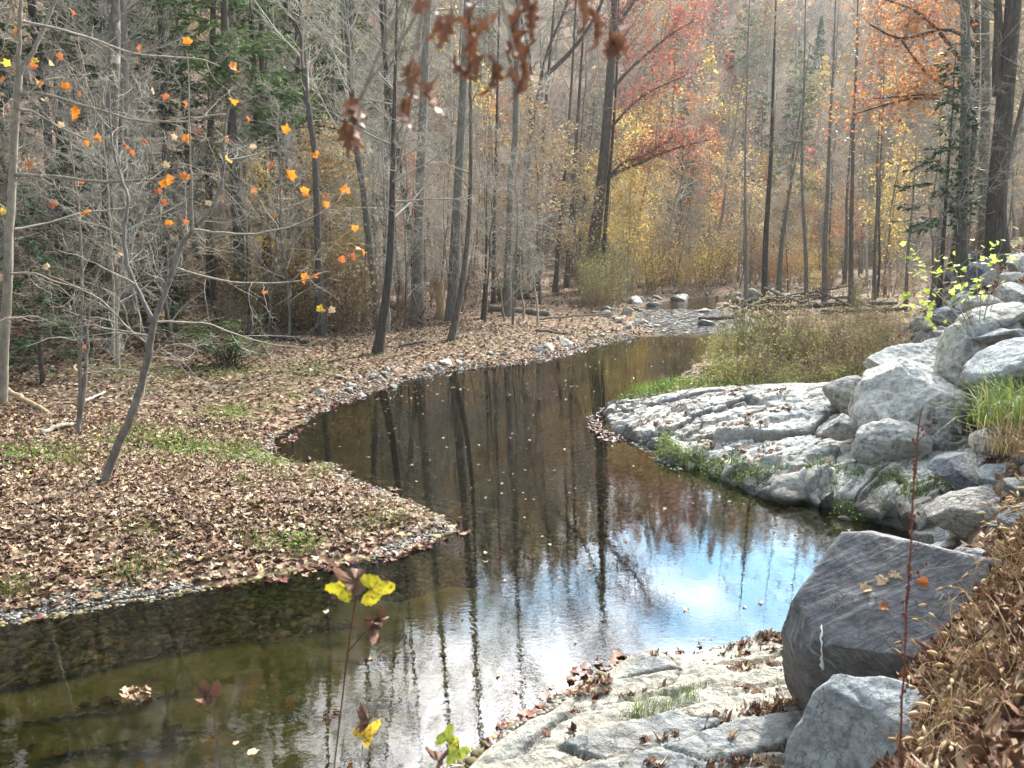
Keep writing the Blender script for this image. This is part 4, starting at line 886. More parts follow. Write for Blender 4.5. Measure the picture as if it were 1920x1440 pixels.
for k, (px, Y, s, lb) in enumerate([(50, 19, .55, 'low dark hemlock sapling crowding the bare stems at the near wood edge'), (150, 23, .7, 'small hemlock behind the twin grey stems'), (300, 26, .6, 'small hemlock in shade behind the leaning sapling')]):
    q = at_y(px, 450, Y); o = put(HEM[2], q[0], Y, s=s, label=lb); placed.append((q[0], Y))
for i, (bx, by, tp, w, Y, lb, bm__) in enumerate([(205, 590, [(205, 480), (203, 350), (210, 220), (217, 100), (213, 0)], 30, 24, 'massive shaggy trunk with peeling pale bark near its broken top', 'b_syc'),
        (120, 560, [(118, 400), (110, 200), (100, 0)], 17, 30, 'dark straight trunk behind the white-barked sapling', 'b_dark'), (310, 540, [(312, 400), (308, 200), (300, 0)], 15, 34, 'dark trunk in the shaded slope above the leaning sapling', 'b_dark'),
        (395, 530, [(390, 400), (396, 200), (400, 0)], 16, 36, 'dark trunk beneath the feathery green pine', 'b_dark'), (495, 520, [(497, 400), (492, 200), (490, 0)], 15, 38, 'dark trunk above the glossy rhododendron', 'b_dark'),
        (560, 520, [(566, 400), (560, 200), (555, 0)], 12, 42, 'grey trunk rising through the yellow leaves', 'b_grey'), (625, 520, [(622, 400), (626, 200), (628, 0)], 12, 44, 'grey trunk just left of the dark conifer', 'b_grey'),
        (725, 560, [(722, 400), (726, 200), (722, 0)], 12, 40, 'grey trunk behind the small leaning tree', 'b_grey')]):
    T('bare_tree', lb, 'tree', (bx, by), tp, w, M[bm__], M['twig_dark'], Y=Y, ext=6, n1=20, f0=.25, L1=.13, seed=90+i, wtop=.6)

# ------------------------------------------------------------------ the wood around them
scatter(TALL, 34, 27, 60, ok=back_ok, mind=1.7, tl=.03)
scatter(TALL, 62, 55, 105, ok=back_ok, mind=2.2, tl=.03, px0=-100, px1=2050)
scatter(UNDER, 60, 22, 38, px0=-200, px1=1150, ok=back_ok, mind=.9)
scatter(UNDER, 110, 22, 66, ok=back_ok, mind=1.0)
scatter(UNDER, 50, 55, 90, ok=back_ok, mind=1.0)
scatter(TANT, 34, 28, 80, ok=back_ok, mind=1.2)
scatter(YEL, 18, 50, 95, px0=1150, px1=1700, ok=back_ok, mind=1.2); scatter(YEL, 9, 45, 95, px0=100, px1=1900, ok=back_ok, mind=1.5)
scatter(ORA, 16, 60, 105, px0=1100, px1=1900, ok=back_ok, mind=1.5); scatter(ORA, 5, 45, 80, px0=0, px1=1000, ok=back_ok, mind=1.5)
scatter([HEM[0], HEM[1], HEM[1]], 15, 34, 75, px0=-60, px1=700, ok=back_ok, mind=2, s=(1.0, 1.35)); scatter([HEM[0], HEM[1]], 8, 65, 110, px0=900, px1=1900, ok=back_ok, mind=2)
scatter(BRUSH, 90, 21, 62, ok=back_ok, mind=.7, s=(.7, 1.3), wm=1.0)
scatter([YSH], 26, 50, 70, px0=1150, px1=1560, ok=lambda x, y, px: y > 52, mind=.9, s=(.8, 1.4)); scatter([OSH], 12, 54, 72, px0=1230, px1=1500, ok=lambda x, y, px: True, mind=.9, s=(.8, 1.5))
scatter([GSH], 12, 38, 50, px0=1090, px1=1230, ok=lambda x, y, px: True, mind=.8, s=(.9, 1.5)); scatter([TSH], 26, 30, 60, ok=back_ok, mind=.8)
scatter([YSH, TANT[0], YEL[0]], 9, 31, 40, px0=470, px1=670, ok=lambda x, y, px: True, mind=.8, s=(.7, 1.0))
scatter([YSH], 7, 31, 38, px0=470, px1=670, ok=lambda x, y, px: True, mind=.7, s=(1.0, 1.5))
scatter([TSH], 8, 30, 36, px0=450, px1=680, ok=lambda x, y, px: True, mind=.7, s=(1.0, 1.5))
scatter([GSH, GSH, TSH], 20, 18.5, 29, px0=1400, px1=1730, wm=.5, ok=lambda x, y, px: x < toe(y)-.6, mind=.5, s=(.5, .95))
for pr in TALL+UNDER+TANT+YEL+ORA+HEM+BRUSH+[YSH, OSH, GSH, TSH]:
    if pr.name not in used: print('UNUSED', pr.name)

# far hillsides: simple trees merged by the hundred
def far_wood():
    rng = np.random.default_rng(77); tb = Tubes(); cr = {k: [] for k in ('tan', 'red', 'orange', 'yellow', 'hemlock', 'olive')}; n = 0
    while n < 820:
        y = rng.uniform(88, 235); x = rng.uniform(-.95, .95)*y; 
        h = float(ground_h(np.array([x]), np.array([y]))[0])
        if h < 2: continue
        H = rng.uniform(11, 19); b = np.array([x, y, h]); n += 1
        P = np.array([b+(0, 0, -.5), b+(rng.normal(0, .3), rng.normal(0, .3), H*.5), b+(rng.normal(0, .6), rng.normal(0, .6), H)]); tb.add(P, [.16, .12, .03], 4)
        for i in range(26):
            f = rng.uniform(.25, .98); p, d = sprout(P, f, math.radians(rng.uniform(30, 65)), rng); l = H*.24*(1.2-f)
            q = path(p, d, l, 4, .15, .4, rng); tb.add(q, [.06, .05, .04, .025], 3)
            for _ in range(3):
                p2, d2 = sprout(q, rng.uniform(.3, 1), .7, rng); tb.add(path(p2, d2, l*.5, 3, .15, .3, rng), [.035, .028, .018], 3)
        u_ = rng.random(); kind = 'bare' if u_ < .28 else 'tan' if u_ < .46 else 'red' if u_ < .60 else 'orange' if u_ < .72 else 'yellow' if u_ < .82 else 'hemlock' if u_ < .94 else 'olive'
        if kind == 'bare': continue
        m_ = 700 if kind == 'hemlock' else 420
        f = rng.uniform(.25 if kind != 'hemlock' else .1, 1, m_); rad = H*.22*np.sin(np.clip(f*1.1, 0, 1)*PI*.9+.15)*np.sqrt(rng.uniform(.05, 1, m_)) if kind != 'hemlock' else H*.2*(1.03-f)*np.sqrt(rng.uniform(.1, 1, m_))
        a = rng.uniform(0, 2*PI, m_); pos = np.stack([b[0]+rad*np.cos(a), b[1]+rad*np.sin(a), b[2]+f*H*1.02], -1)
        cr[kind].append(stamp(L6[0], L6[1], pos, rots(m_, .8, rng), .42*rng.uniform(.5, 1.3, (m_, 1))))
    V, F = tb.arrays(); parts = [(V, f) for f in F]; allV = [V]; allF = []; mi = []; off = len(V)
    for f in F: allF.append(f); mi.append(np.zeros(len(f), np.int32))
    for j, (k, L_) in enumerate(cr.items()):
        v, f = merge(L_); allV.append(v); 
        for ff in f: allF.append(ff+off); mi.append(np.full(len(ff), j+1, np.int32))
        off += len(v)
    me = mesh_np('far_woodland', np.concatenate(allV), allF); me.polygons.foreach_set('material_index', np.concatenate(mi))
    o = link('far_woodland', me, [M['twig']]+[M[k] for k in cr]); tag(o, 'hazy mixed autumn wood covering the far hillside', kind='stuff')
far_wood()
# ------------------------------------------------------------------ boulders and loose stone
def at_px(px, py, Y, dz=0):
    q = at_y(px, py, Y); return (q[0], Y, q[2]+dz)
B = place_boulder
B('boulder', at_px(1722, 775, 12.6), (1.12, 1.05, 1.0), M['boulder_white'], 'huge pale rounded boulder with a mossy right flank on the limestone ledge', seed=3, sub=6, nfac=6, flat=1.02,
  planes=[((-.75, -.45, .5), .80), ((.15, -.6, .8), .80), ((.75, -.2, .65), .70), ((-.1, -1, .05), .85), ((-1, .1, .1), .9)], rough=.06, strat=(.5, .1, .9), chips=40)
B('boulder', at_px(1672, 838, 11.7), (.62, .45, .42), M['boulder_white_clean'], 'smooth grey boulder resting against the lower left of the huge pale boulder', seed=5, sub=5, nfac=5, flat=1.0, planes=[((-.6, -.6, .6), .8)], rough=.05, strat=(.7, .2, .7))
B('boulder', at_px(1765, 700, 14.4), (1.5, .9, .62), M['boulder_white_clean'], 'long pale slab with rust brown streaks behind the huge pale boulder', seed=8, sub=6, nfac=5, flat=1.0, planes=[((-.35, -.5, .8), .62), ((0, -1, .1), .7)], rough=.06, strat=(1, .2, .1))
B('boulder', at_px(1845, 690, 12.6), (.78, .6, 1.05), M['boulder_white_clean'], 'tall upright pale slab with vertical brown streaks right of the huge boulder', seed=9, sub=6, nfac=6, flat=.95, planes=[((0, -1, .15), .6), ((.1, -.2, 1), .85)], rough=.05, strat=(1, .1, .2))
B('boulder', at_px(1905, 690, 10.6), (.75, .6, .36), M['blue_rock'], 'blue grey slab tilting down towards the grass clump at the frame edge', rot=(0, -.35, .3), seed=10, sub=5, nfac=8, flat=.9, rough=.04)
B('boulder', at_px(1600, 745, 14.2), (.62, .5, .42), M['grey_rock'], 'brown topped ledge block between the weeds and the huge pale boulder', seed=12, sub=5, nfac=8, flat=.88, rough=.05)
B('boulder', at_px(1590, 800, 12.7), (.42, .32, .26), M['boulder_white_clean'], 'low pale block at the foot of the huge pale boulder, on its left', seed=13, sub=5, nfac=10, flat=.88, rough=.04)
# the two stones by the camera
B('boulder', (2.90, 5.06, 1.08), (1.06, .90, 1.22), M['purple_rock'], 'large purple grey boulder with white pinstripes and a white splash, above the rock shelf', seed=21, sub=6, nfac=3, flat=1.08, rough=.022, rot=(0, 0, 0), chips=12,
  planes=[((-.36, -.46, .82), .60), ((-.42, -.74, -.56), .44), ((-.9, -.12, -.42), .74), ((.2, .2, .95), .66), ((.35, -.9, -.1), .80), ((.9, .1, .25), .88), ((-.7, .65, .3), .80), ((0, .3, 1), .74)], strat=(.2, .3, 1))
B('boulder', (2.30, 3.72, 1.08), (.80, .55, .78), M['blue_rock'], 'angular blue grey stone in front of the purple grey boulder, by the dead leaves', seed=24, sub=6, nfac=2, flat=1.1, rough=.03, chips=8,
  planes=[((-.25, -.35, .9), .72), ((-.85, -.45, .35), .62), ((.5, -.6, .62), .72), ((.35, .3, .88), .60), ((-.2, -1, .1), .8)], strat=(.8, .3, .4))
# white bird-splash streak on the purple boulder is part of its skin: a thin crust lying on the stone
# riprap: the large pieces singled out
RR = [(1880, 600, 12.6, (.55, .45, .34), 'grey_rock', 'pale grey block crowning the rock pile at the frame edge'), (1815, 622, 13.4, (.52, .4, .26), 'dark_rock', 'dark purple wedge leaning under the crowning grey block'),
      (1868, 632, 12.2, (.60, .35, .16), 'blue_rock', 'dark blue slanted slab below the crowning block'), (1845, 583, 15.5, (.60, .5, .36), 'grey_rock', 'sloping grey block left of the crowning block'),
      (1905, 560, 14.5, (.5, .4, .30), 'grey_rock', 'grey block at the very top of the rock pile'), (1775, 590, 17.5, (.45, .4, .30), 'blue_rock', 'bluish block at the left foot of the rock pile'),
      (1758, 648, 15.2, (.40, .35, .22), 'boulder_white_clean', 'small pale boulder at the far foot of the rock pile'), (1862, 838, 9.9, (.30, .26, .24), 'boulder_white_clean', 'squarish pale block in the gap right of the huge boulder'),
      (1880, 900, 9.2, (.50, .4, .30), 'blue_rock', 'blue grey rock under the grass clump'), (1850, 935, 9.0, (.36, .3, .24), 'blue_rock', 'blue grey rock just below the one under the grass clump'),
      (1835, 985, 8.6, (.44, .36, .26), 'boulder_white_clean', 'pale rounded rock at the water corner above the purple boulder'), (1890, 985, 8.2, (.40, .34, .30), 'grey_rock', 'grey rock at the frame edge above the purple boulder'),
      (1830, 1050, 7.0, (.26, .2, .17), 'blue_rock', 'small rounded blue grey rock behind the top of the purple boulder'), (1800, 890, 10.2, (.5, .4, .22), 'dark_rock', 'shaded dark ledge block under the huge boulder')]  # the ledge block takes dark stone to carry the recess shade in colour
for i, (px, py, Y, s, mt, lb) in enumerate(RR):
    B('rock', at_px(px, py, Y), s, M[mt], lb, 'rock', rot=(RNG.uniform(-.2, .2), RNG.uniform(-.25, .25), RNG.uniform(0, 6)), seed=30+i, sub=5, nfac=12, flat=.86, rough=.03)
rk = [boulder('riprap_rock', (1, .8, .62), seed=60+k, sub=4, nfac=13, flat=.82, rough=.05) for k in range(6)]
def rockset(n, fpos, smin, smax, mats, name, label, group, sink=.25, cat='rock', k0=0, thr=None):
    for i in range(n):
        x, y = fpos(i); me = rk[(i+k0) % 6]; mt = M[random.choice(mats)]
        s = random.uniform(smin, smax)*random.uniform(.8, 1.2); z = max(gz(x, y), -.12)
        o = bpy.data.objects.new(name, me); C.objects.link(o)
        if not me.materials: me.materials.append(mt)
        o.material_slots[0].link = 'OBJECT'; o.material_slots[0].material = mt
        o.location = (x, y, z+s*.62*(1-sink*2)*.8); o.scale = (s, s, s*random.uniform(.7, 1.1)); o.rotation_euler = (random.uniform(-.4, .4), random.uniform(-.4, .4), random.uniform(0, 6.3))
        tag(o, label, cat, group)
def f_rip(i):
    y = 8.5+22*random.random()**1.4; return toe(y)+random.uniform(-.2, 2.2), y
rockset(88, f_rip, .26, .62, ['grey_rock', 'blue_rock', 'grey_rock', 'dark_rock', 'boulder_white_clean'], 'riprap_rock', 'angular grey or bluish rock in the pile covering the right bank', 'loose rocks heaped on the right bank')
def f_rip2(i):
    y = 5.6+4*random.random(); return toe(y)+random.uniform(-.1, 1.8), y
rockset(34, f_rip2, .12, .32, ['grey_rock', 'blue_rock', 'blue_rock'], 'riprap_rock', 'angular grey or bluish rock in the pile covering the right bank', 'loose rocks heaped on the right bank')
_px = []
def f_shore(i):
    for _ in range(200):
        a = random.random(); px, py = [(830+a*330, 692-a*55), (700+a*200, 715-a*25), (640+a*120, 740-a*25), (1120+a*120, 640-a*30)][min(3, int(random.random()*4))]
        q = on_z(px, py); d = float(sdist(q[0:1], q[1:2])[0])
        x, y = q[0]+random.gauss(0, .5), q[1]+random.gauss(0, .8); d = float(sdist(np.array([x]), np.array([y]))[0])
        if -.15 < d < 1.3: return x, y
    return x, y
rockset(85, f_shore, .06, .20, ['stream_stone', 'boulder_white_clean', 'stream_stone'], 'shore_stone', 'small pale stone on the leafy shore of the far side of the pool', 'stones along the far shore of the pool', sink=.2)
for px, py, s, lb in [(1060, 652, .42, 'white triangular rock, rightmost of the shore cluster'), (1030, 660, .38, 'dark-bottomed white rock in the middle of the shore cluster'), (1008, 664, .34, 'white-faced rock, leftmost of the shore cluster'),
                      (835, 690, .34, 'flat pale stone at the far shore where the bank turns'), (862, 687, .24, 'smaller pale stone beside the flat pale one'), (745, 700, .22, 'rounded pale stone half covered in leaves on the far shore'), (655, 722, .22, 'pale stone on the gravel shore left of the pool')]:
    q = on_z(px, py); B('shore_rock', (q[0], q[1], .08+s*.15), (s, s*.7, s*.6), M['boulder_white_clean'], lb, 'rock', seed=int(px), sub=4, nfac=12, flat=.85, rough=.03, rot=(.1, .2, px))
def f_up(i):
    for _ in range(300):
        y = random.uniform(33, 62); x = random.uniform(4, 24); d = float(sdist(np.array([x]), np.array([y]))[0])
        if -.5 < d < 1.7 or (random.random() < .10 and -2 < d < 0 and y < 45): return x, y
    return x, y
rockset(120, f_up, .10, .42, ['stream_stone', 'boulder_white_clean', 'grey_rock'], 'stream_rock', 'pale rock lining the riffle upstream of the pool', 'rocks along the riffle', sink=.15)
for px, py, s, lb in [(1195, 572, .9, 'largest white rock at the left edge of the upstream water'), (1275, 563, .8, 'broad pale rock at the far edge of the upstream water'), (1325, 610, .5, 'dark mossy rock standing in the riffle'), (1400, 605, .6, 'pale rounded rock under the thin log over the riffle'), (1455, 655, .35, 'pale flat rock at the foot of the riffle by the weeds')]:
    q = on_z(px, py); B('stream_rock', (q[0], q[1], .1), (s, s*.7, s*.6), M['grey_rock' if 'dark' in lb else 'boulder_white_clean'], lb, 'rock', seed=int(px), sub=4, nfac=12, flat=.85, rough=.04, rot=(.1, .1, px))

def ico(sub=1):
    bm = bmesh.new(); bmesh.ops.create_icosphere(bm, subdivisions=sub, radius=1); V = np.array([v.co[:] for v in bm.verts]); F = np.array([[v.index for v in f.verts] for f in bm.faces]); bm.free(); return V, F
IV, IF = ico(1)
def pebbles(name, pos, size, mat, label, flat=.5, sm=True):
    n = len(pos); V, F = stamp(IV, IF, pos, rots(n, .25), size*RNG.uniform(.5, 1.3, (n, 1))*np.array([[1, .8, flat]])*RNG.uniform(.75, 1.25, (n, 3)))
    return tag(link(name, mesh_np(name, V, [F], sm), mat), label, kind='stuff')
M['pebble'] = leaf_mat('pebble_stone', [(0, (.06, .052, .04)), (.5, (.17, .15, .12)), (.85, (.30, .275, .24)), (1, (.48, .46, .42))], 0, .75, .02)
M['bed_stone'] = leaf_mat('bed_stone', [(0, (.05, .042, .018)), (.5, (.13, .10, .045)), (.85, (.22, .17, .08)), (1, (.36, .27, .14))], 0, .9, .02)
def sample(n, x0, x1, y0, y1, cond, pw=1.0, big=6):
    out_ = []
    tot = 0
    while tot < n and big > 0:
        big -= .25
        y = y0+(y1-y0)*RNG.random(n)**pw; x = RNG.uniform(x0, x1, n) if not callable(x0) else x0(y)+(x1(y)-x0(y))*RNG.random(n)
        d = sdist(x, y); k = cond(x, y, d); out_.append(np.stack([x[k], y[k], d[k]], -1)); tot += k.sum()
    return np.concatenate(out_)[:n]
S = sample(6500, -10, 1, 5.5, 12, lambda x, y, d: (d > -.25) & (d < .12+.50*vnoise(x*.9, y*.9, seed=3)) & (RNG.random(len(x)) < np.exp(-np.abs(d-.05)/.18)))
pebbles('shore_gravel', np.stack([S[:, 0], S[:, 1], ground_h(S[:, 0], S[:, 1])+.006], -1), .026, M['pebble'], 'grey pebbles along the waterline of the leafy point')
S = sample(2600, -8, 9, 12, 32, lambda x, y, d: (d > -.2) & (d < .35+.5*vnoise(x*.5, y*.5, seed=3)) & (x < 1.2+.14*y))
pebbles('bank_gravel', np.stack([S[:, 0], S[:, 1], ground_h(S[:, 0], S[:, 1])+.01], -1), .040, M['pebble'], 'gravel at the edge of the far bank')
S = sample(9000, -9, 3, 4.8, 14, lambda x, y, d: (d < -.02) & (x < -.3+.2*y) & (d > -1.9+.5*vnoise(x, y, seed=44)))
pebbles('stream_bed_stones', np.stack([S[:, 0], S[:, 1], ground_h(S[:, 0], S[:, 1])+.005], -1), .062, M['bed_stone'], 'flat brown stones lying on the stream bed', .28)

# ------------------------------------------------------------------ dead leaves
TL = [leaf_lobed(.35, k) for k in range(5)]; TLn = [leaf_lobed(.7, 10+k) for k in range(3)]+[leaf_oak(.9, 3+k) for k in range(5)]; TLf = [L6, L6]
def strew(name, pts, size, tmpls, mat, label, tilt=.42, lift=.03, smooth=False, zs=None):
    parts = []; n = len(pts); which = RNG.integers(0, len(tmpls), n)
    for k, (tv, tf) in enumerate(tmpls):
        P = pts[which == k]; m_ = len(P)
        if not m_: continue
        P = P+np.stack([np.zeros(m_), np.zeros(m_), RNG.uniform(.1, 1, m_)*lift], -1)
        s = size*RNG.uniform(.55, 1.2, (m_, 1)); flatn = RNG.uniform(.4, 1.6, (m_, 1))
        sc3 = np.concatenate([s, s*RNG.uniform(.8, 1.1, (m_, 1)), s*flatn], 1)
        parts.append(stamp(tv, tf, P, rots(m_, tilt), sc3))
    V, F = merge(parts); me = mesh_np(name, V, F, smooth)
    return tag(link(name, me, mat), label, kind='stuff')
def on_ground(S): return np.stack([S[:, 0], S[:, 1], np.maximum(ground_h(S[:, 0], S[:, 1]), .0)], -1)
lf = lambda y: -.78*y-3
S = sample(34000, lf, lambda y: .05*y+1, 5.6, 16, lambda x, y, d: (d > .06) & (x < 2) & (RNG.random(len(x)) < .35+.65*sstep(.1, .8, d)), .9)
strew('leaf_litter', on_ground(S), .084, TL, M['litter'], 'deep brown and tan leaf litter on the near leafy point', .45, .035)
S = sample(30000, lf, lambda y: .8*y, 15, 33, lambda x, y, d: (d > .1) & (x < toe(y)-.2) & ((sdist(x, y, LEDGE) > .1)), .9)
strew('leaf_litter', on_ground(S), .13, [L6], M['litter'], 'leaf litter on the bank beyond the pool', .5, .04)
S = sample(30000, lambda y: -.8*y, lambda y: .8*y, 32, 75, lambda x, y, d: (d > .2), 1.1)
strew('leaf_litter', on_ground(S), .20, [LQ], M['litter'], 'leaf litter under the trees of the wood', .5, .06)
S = sample(16000, lambda y: toe(y)-.1, lambda y: toe(y)+3.2, 1.2, 7.5, lambda x, y, d: (d > .1) & (RNG.random(len(x)) < .92), .8)
strew('leaf_litter', on_ground(S), .062, TLn, M['litter_dark'], 'curled brown leaves covering the slope beside the camera', .6, .05, True)
S = sample(6000, lambda y: toe(y), lambda y: toe(y)+7, 7.5, 30, lambda x, y, d: (d > .1), .9)
strew('leaf_litter', on_ground(S), .12, TL, M['litter'], 'brown leaves between the rocks of the right bank', .5, .05)
S = sample(1500, -9, 9, 5.5, 33, lambda x, y, d: (d > -.30-.3*vnoise(x*1.3, y*1.3, seed=5)) & (d < .2) & (x < .7+.10*y) & (RNG.random(len(x)) < .3+.9*sstep(-.1, .4, vnoise(x*1.1, y*1.1, seed=15))), 1.0)
P_ = on_ground(S); P_[:, 2] = np.where(S[:, 2] < .05, .004, P_[:, 2]); 
strew('waterline_leaves', P_, .10, TL, M['litter_red'], 'wet red brown leaves gathered along the waterline', .10, .008)
S = sample(280, -8, 10, 4.5, 31, lambda x, y, d: (d < -.3) & (RNG.random(len(x)) < .25+.75*sstep(.1, .5, vnoise(x*.35, y*.25, seed=6))) & (x > -.35*y+.5), .8)
P_ = np.stack([S[:, 0], S[:, 1], np.full(len(S), .004)], -1)
strew('floating_leaves', P_, .050, TL, M['float_leaf'], 'scattered pale leaves floating on the pool', .05, .004)
S = sample(500, -8, 4, 4.8, 11, lambda x, y, d: (d < -.1), .8)
strew('sunken_leaves', np.stack([S[:, 0], S[:, 1], ground_h(S[:, 0], S[:, 1])+.02], -1), .08, TL, M['litter_red'], 'sunken leaves on the stream bed', .2, .02)
tb = Tubes()
S = sample(520, lf, lambda y: .1*y+1, 6, 26, lambda x, y, d: (d > .15) & (x < toe(y)-.2), .8)
for x, y, d in S:
    a = RNG.uniform(0, 6.3); l = RNG.uniform(.12, .7); z = gz(x, y)+.035; z2 = gz(x+l*math.cos(a), y+l*math.sin(a))+RNG.uniform(.02, .08)
    q = smooth_path(np.array([(x, y, z), (x+.5*l*math.cos(a+.15), y+.5*l*math.sin(a+.15), (z+z2)/2+.01), (x+l*math.cos(a), y+l*math.sin(a), z2)]), 6); tb.add(q, np.linspace(.002+.007*l, .0015, 6), 4)
tag(link('fallen_twigs', tb.mesh('fallen_twigs'), M['twig_dark']), 'small dead twigs strewn over the leaf litter', kind='stuff')
# leaves caught in the joints of the near shelf and on the pale ledge
def catch(n, x0, x1, y0, y1, zf, name, size, label, low, tm):
    x = RNG.uniform(x0, x1, n); y = RNG.uniform(y0, y1, n); Z, dx, dy, k = zf(x, y); Z2 = (zf(x+.10, y)[0]+zf(x-.10, y)[0]+zf(x, y+.10)[0]+zf(x, y-.10)[0])/4
    d = sdist(x, y); clump = vnoise(x*1.6, y*3.0, seed=141)+.5*vnoise(x*5, y*7, seed=142)
    ok = (d > .04) & (Z > .0) & (((Z2-Z) > low) | (clump > .55)) & (clump > -.25) & ((sdist(x, y, LEDGE) < .05) if y0 > 8 else (x < toe(y)+.3))
    return strew(name, np.stack([x[ok], y[ok], Z[ok]], -1), size, tm, M['litter_dark'], label, .26, .02)
catch(24000, -1.2, 4.6, 3.0, 7.4, near_z, 'shelf_leaves', .060, 'brown leaves caught in the joints of the near rock shelf', .005, TLn)
catch(15000, 1.8, 9.8, 9.5, 17.5, white_z, 'ledge_leaves', .085, 'brown leaves caught in cracks of the pale ledge', .022, TL)

# ------------------------------------------------------------------ grass, weeds, ground plants
def blades(name, pos, h, w, mat, label, lean=.45, seg=3, rng=RNG):
    n = len(pos); a = rng.uniform(0, 2*PI, n); ln = np.abs(rng.normal(0, lean, n)); H_ = h*rng.uniform(.5, 1.25, n) if np.isscalar(h) else h*rng.uniform(.6, 1.2, n)
    dx, dy = np.cos(a), np.sin(a); b = rng.uniform(0, 2*PI, n); sx, sy = np.cos(b)*w, np.sin(b)*w
    rows_ = []
    for s_ in range(seg):
        f = s_/(seg); ww = 1-f*.7; o = ln*H_*f*f; z = H_*f*(1-.25*ln*f)
        rows_.append(np.stack([pos[:, 0]+dx*o-sx*ww, pos[:, 1]+dy*o-sy*ww, pos[:, 2]+z], -1)); rows_.append(np.stack([pos[:, 0]+dx*o+sx*ww, pos[:, 1]+dy*o+sy*ww, pos[:, 2]+z], -1))
    o = ln*H_; rows_.append(np.stack([pos[:, 0]+dx*o, pos[:, 1]+dy*o, pos[:, 2]+H_*(1-.25*ln)-.12*ln*H_], -1))
    V = np.stack(rows_, 1); k = V.shape[1]; base = (np.arange(n)*k)[:, None]
    q = np.concatenate([base+np.array([[2*s_, 2*s_+1, 2*s_+3, 2*s_+2]]) for s_ in range(seg-1)]); t3 = base+np.array([[2*seg-2, 2*seg-1, 2*seg]])
    me = mesh_np(name, V.reshape(-1, 3), [q, t3])
    return tag(link(name, me, mat), label, kind='stuff') if label else me
patches = [(335, 835, 1.0, 900), (285, 815, .7, 500), (420, 772, .7, 420), (60, 850, .7, 450), (555, 1025, .35, 160), (480, 1022, .3, 130), (225, 1080, .25, 120), (745, 972, .35, 170), (620, 880, .5, 320), (545, 872, .6, 380), (300, 1062, .25, 110), (20, 1112, .25, 130), (690, 985, .3, 120), (270, 1010, .35, 120),
           (440, 850, .8, 420), (520, 900, .6, 260), (1140, 638, .9, 160), (560, 730, 1.6, 500), (640, 660, 2.2, 400), (330, 700, 1.6, 350), (240, 740, 1.2, 250), (1120, 632, .8, 200), (880, 640, 2.0, 250), (150, 870, .8, 250)]
P_ = []
for px, py, r, n in patches:
    c_ = hit(px, py); q = np.stack([RNG.normal(c_[0], r*.55, n), RNG.normal(c_[1], r*.45, n)], -1)
    cl = np.stack([RNG.normal(c_[0], r*.6, 14), RNG.normal(c_[1], r*.5, 14)], -1)[RNG.integers(0, 14, n)]; q = cl+RNG.normal(0, .07+r*.05, (n, 2)); P_.append(q)
P_ = np.concatenate(P_); d = sdist(P_[:, 0], P_[:, 1]); P_ = P_[d > .12]; 
blades('grass', np.stack([P_[:, 0], P_[:, 1], ground_h(P_[:, 0], P_[:, 1])], -1), .16, .004, M['grass'], 'short green grass coming through the leaves', .7)
# low broad-leaved plants
def herbs(name, c_list, mat, label, size=.045, per=220, hgt=.14, tm=L6):
    P_ = []
    for px, py, r in c_list:
        c_ = hit(px, py); n = int(per*r); q = np.stack([RNG.normal(c_[0], r*.5, n), RNG.normal(c_[1], r*.5, n)], -1); k = sdist(q[:, 0], q[:, 1]) > .1; q = q[k]
        P_.append(np.stack([q[:, 0], q[:, 1], ground_h(q[:, 0], q[:, 1])+RNG.uniform(.02, hgt, len(q))], -1))
    P_ = np.concatenate(P_); V, F = stamp(tm[0], tm[1], P_, rots(len(P_), .5), size*RNG.uniform(.5, 1.2, (len(P_), 1)))
    return tag(link(name, mesh_np(name, V, [F]), mat), label, kind='stuff')
herbs('ground_plants', [(300, 830, 1.1), (360, 850, .9), (430, 780, .8), (500, 865, .7), (560, 1020, .3), (390, 1112, .15), (60, 860, .8), (260, 700, 1.5), (430, 700, 1.5), (590, 695, 1.2)], M['weed_green'], 'patches of small green ground plants among the leaves', .05, 420)
# weed thicket right of the pool
def weeds(name, n, x0, x1, y0, y1, cond, hgt, mat, label, ls=.05, lp=16):
    S = sample(n, x0, x1, y0, y1, cond); rng = RNG; g = ground_h(S[:, 0], S[:, 1]) if name != 'ledge_weeds' else white_z(S[:, 0], S[:, 1])[0]; tb = Tubes(); pos = []
    for (x, y, d), z in zip(S, g):
        h = hgt*rng.uniform(.45, 1.2)*(.75+.35*vnoise(x*.6, y*.6, seed=9)+.45*vnoise(x*2.2, y*2.2, seed=19)); p0 = np.array([x, y, z-.03]); q = path(p0, nrm((rng.normal(0, .22), rng.normal(0, .22), 1)), h, 5, .09, 0, rng); tb.add(q, np.linspace(.006, .002, 5), 3)
        f = rng.uniform(.12, 1.02, lp)*4; a = np.minimum(f.astype(int), 3); ff = (f-a)[:, None]; pos.append(q[a]*(1-ff)+q[a+1]*ff+rng.normal(0, .055, (lp, 3)))
    pos = np.concatenate(pos); V1, F1 = tb.arrays(); V2, F2 = stamp(LQ[0]*np.array([.55, 1, 1]), LQ[1], pos, rots(len(pos), .8), ls*RNG.uniform(.5, 1.5, (len(pos), 1)))
    me = mesh_np(name, np.concatenate([V1, V2]), F1+[F2+len(V1)]); mi = np.concatenate([np.zeros(sum(len(f) for f in F1), np.int32), np.ones(len(F2), np.int32)]); me.polygons.foreach_set('material_index', mi)
    return tag(link(name, me, [M['brush'], mat]), label, kind='stuff')
wc_ = lambda x, y, d: (d > .15) & (sdist(x, y, LEDGE) > -.12) & (x < toe(y)+.3) & (x > .17*y+.085*y*sstep(17, 21, y)) & (RNG.random(len(x)) < .12+.88*sstep(-.15, .35, fbm(x*.8, y*.8, seed=55, octv=2)))
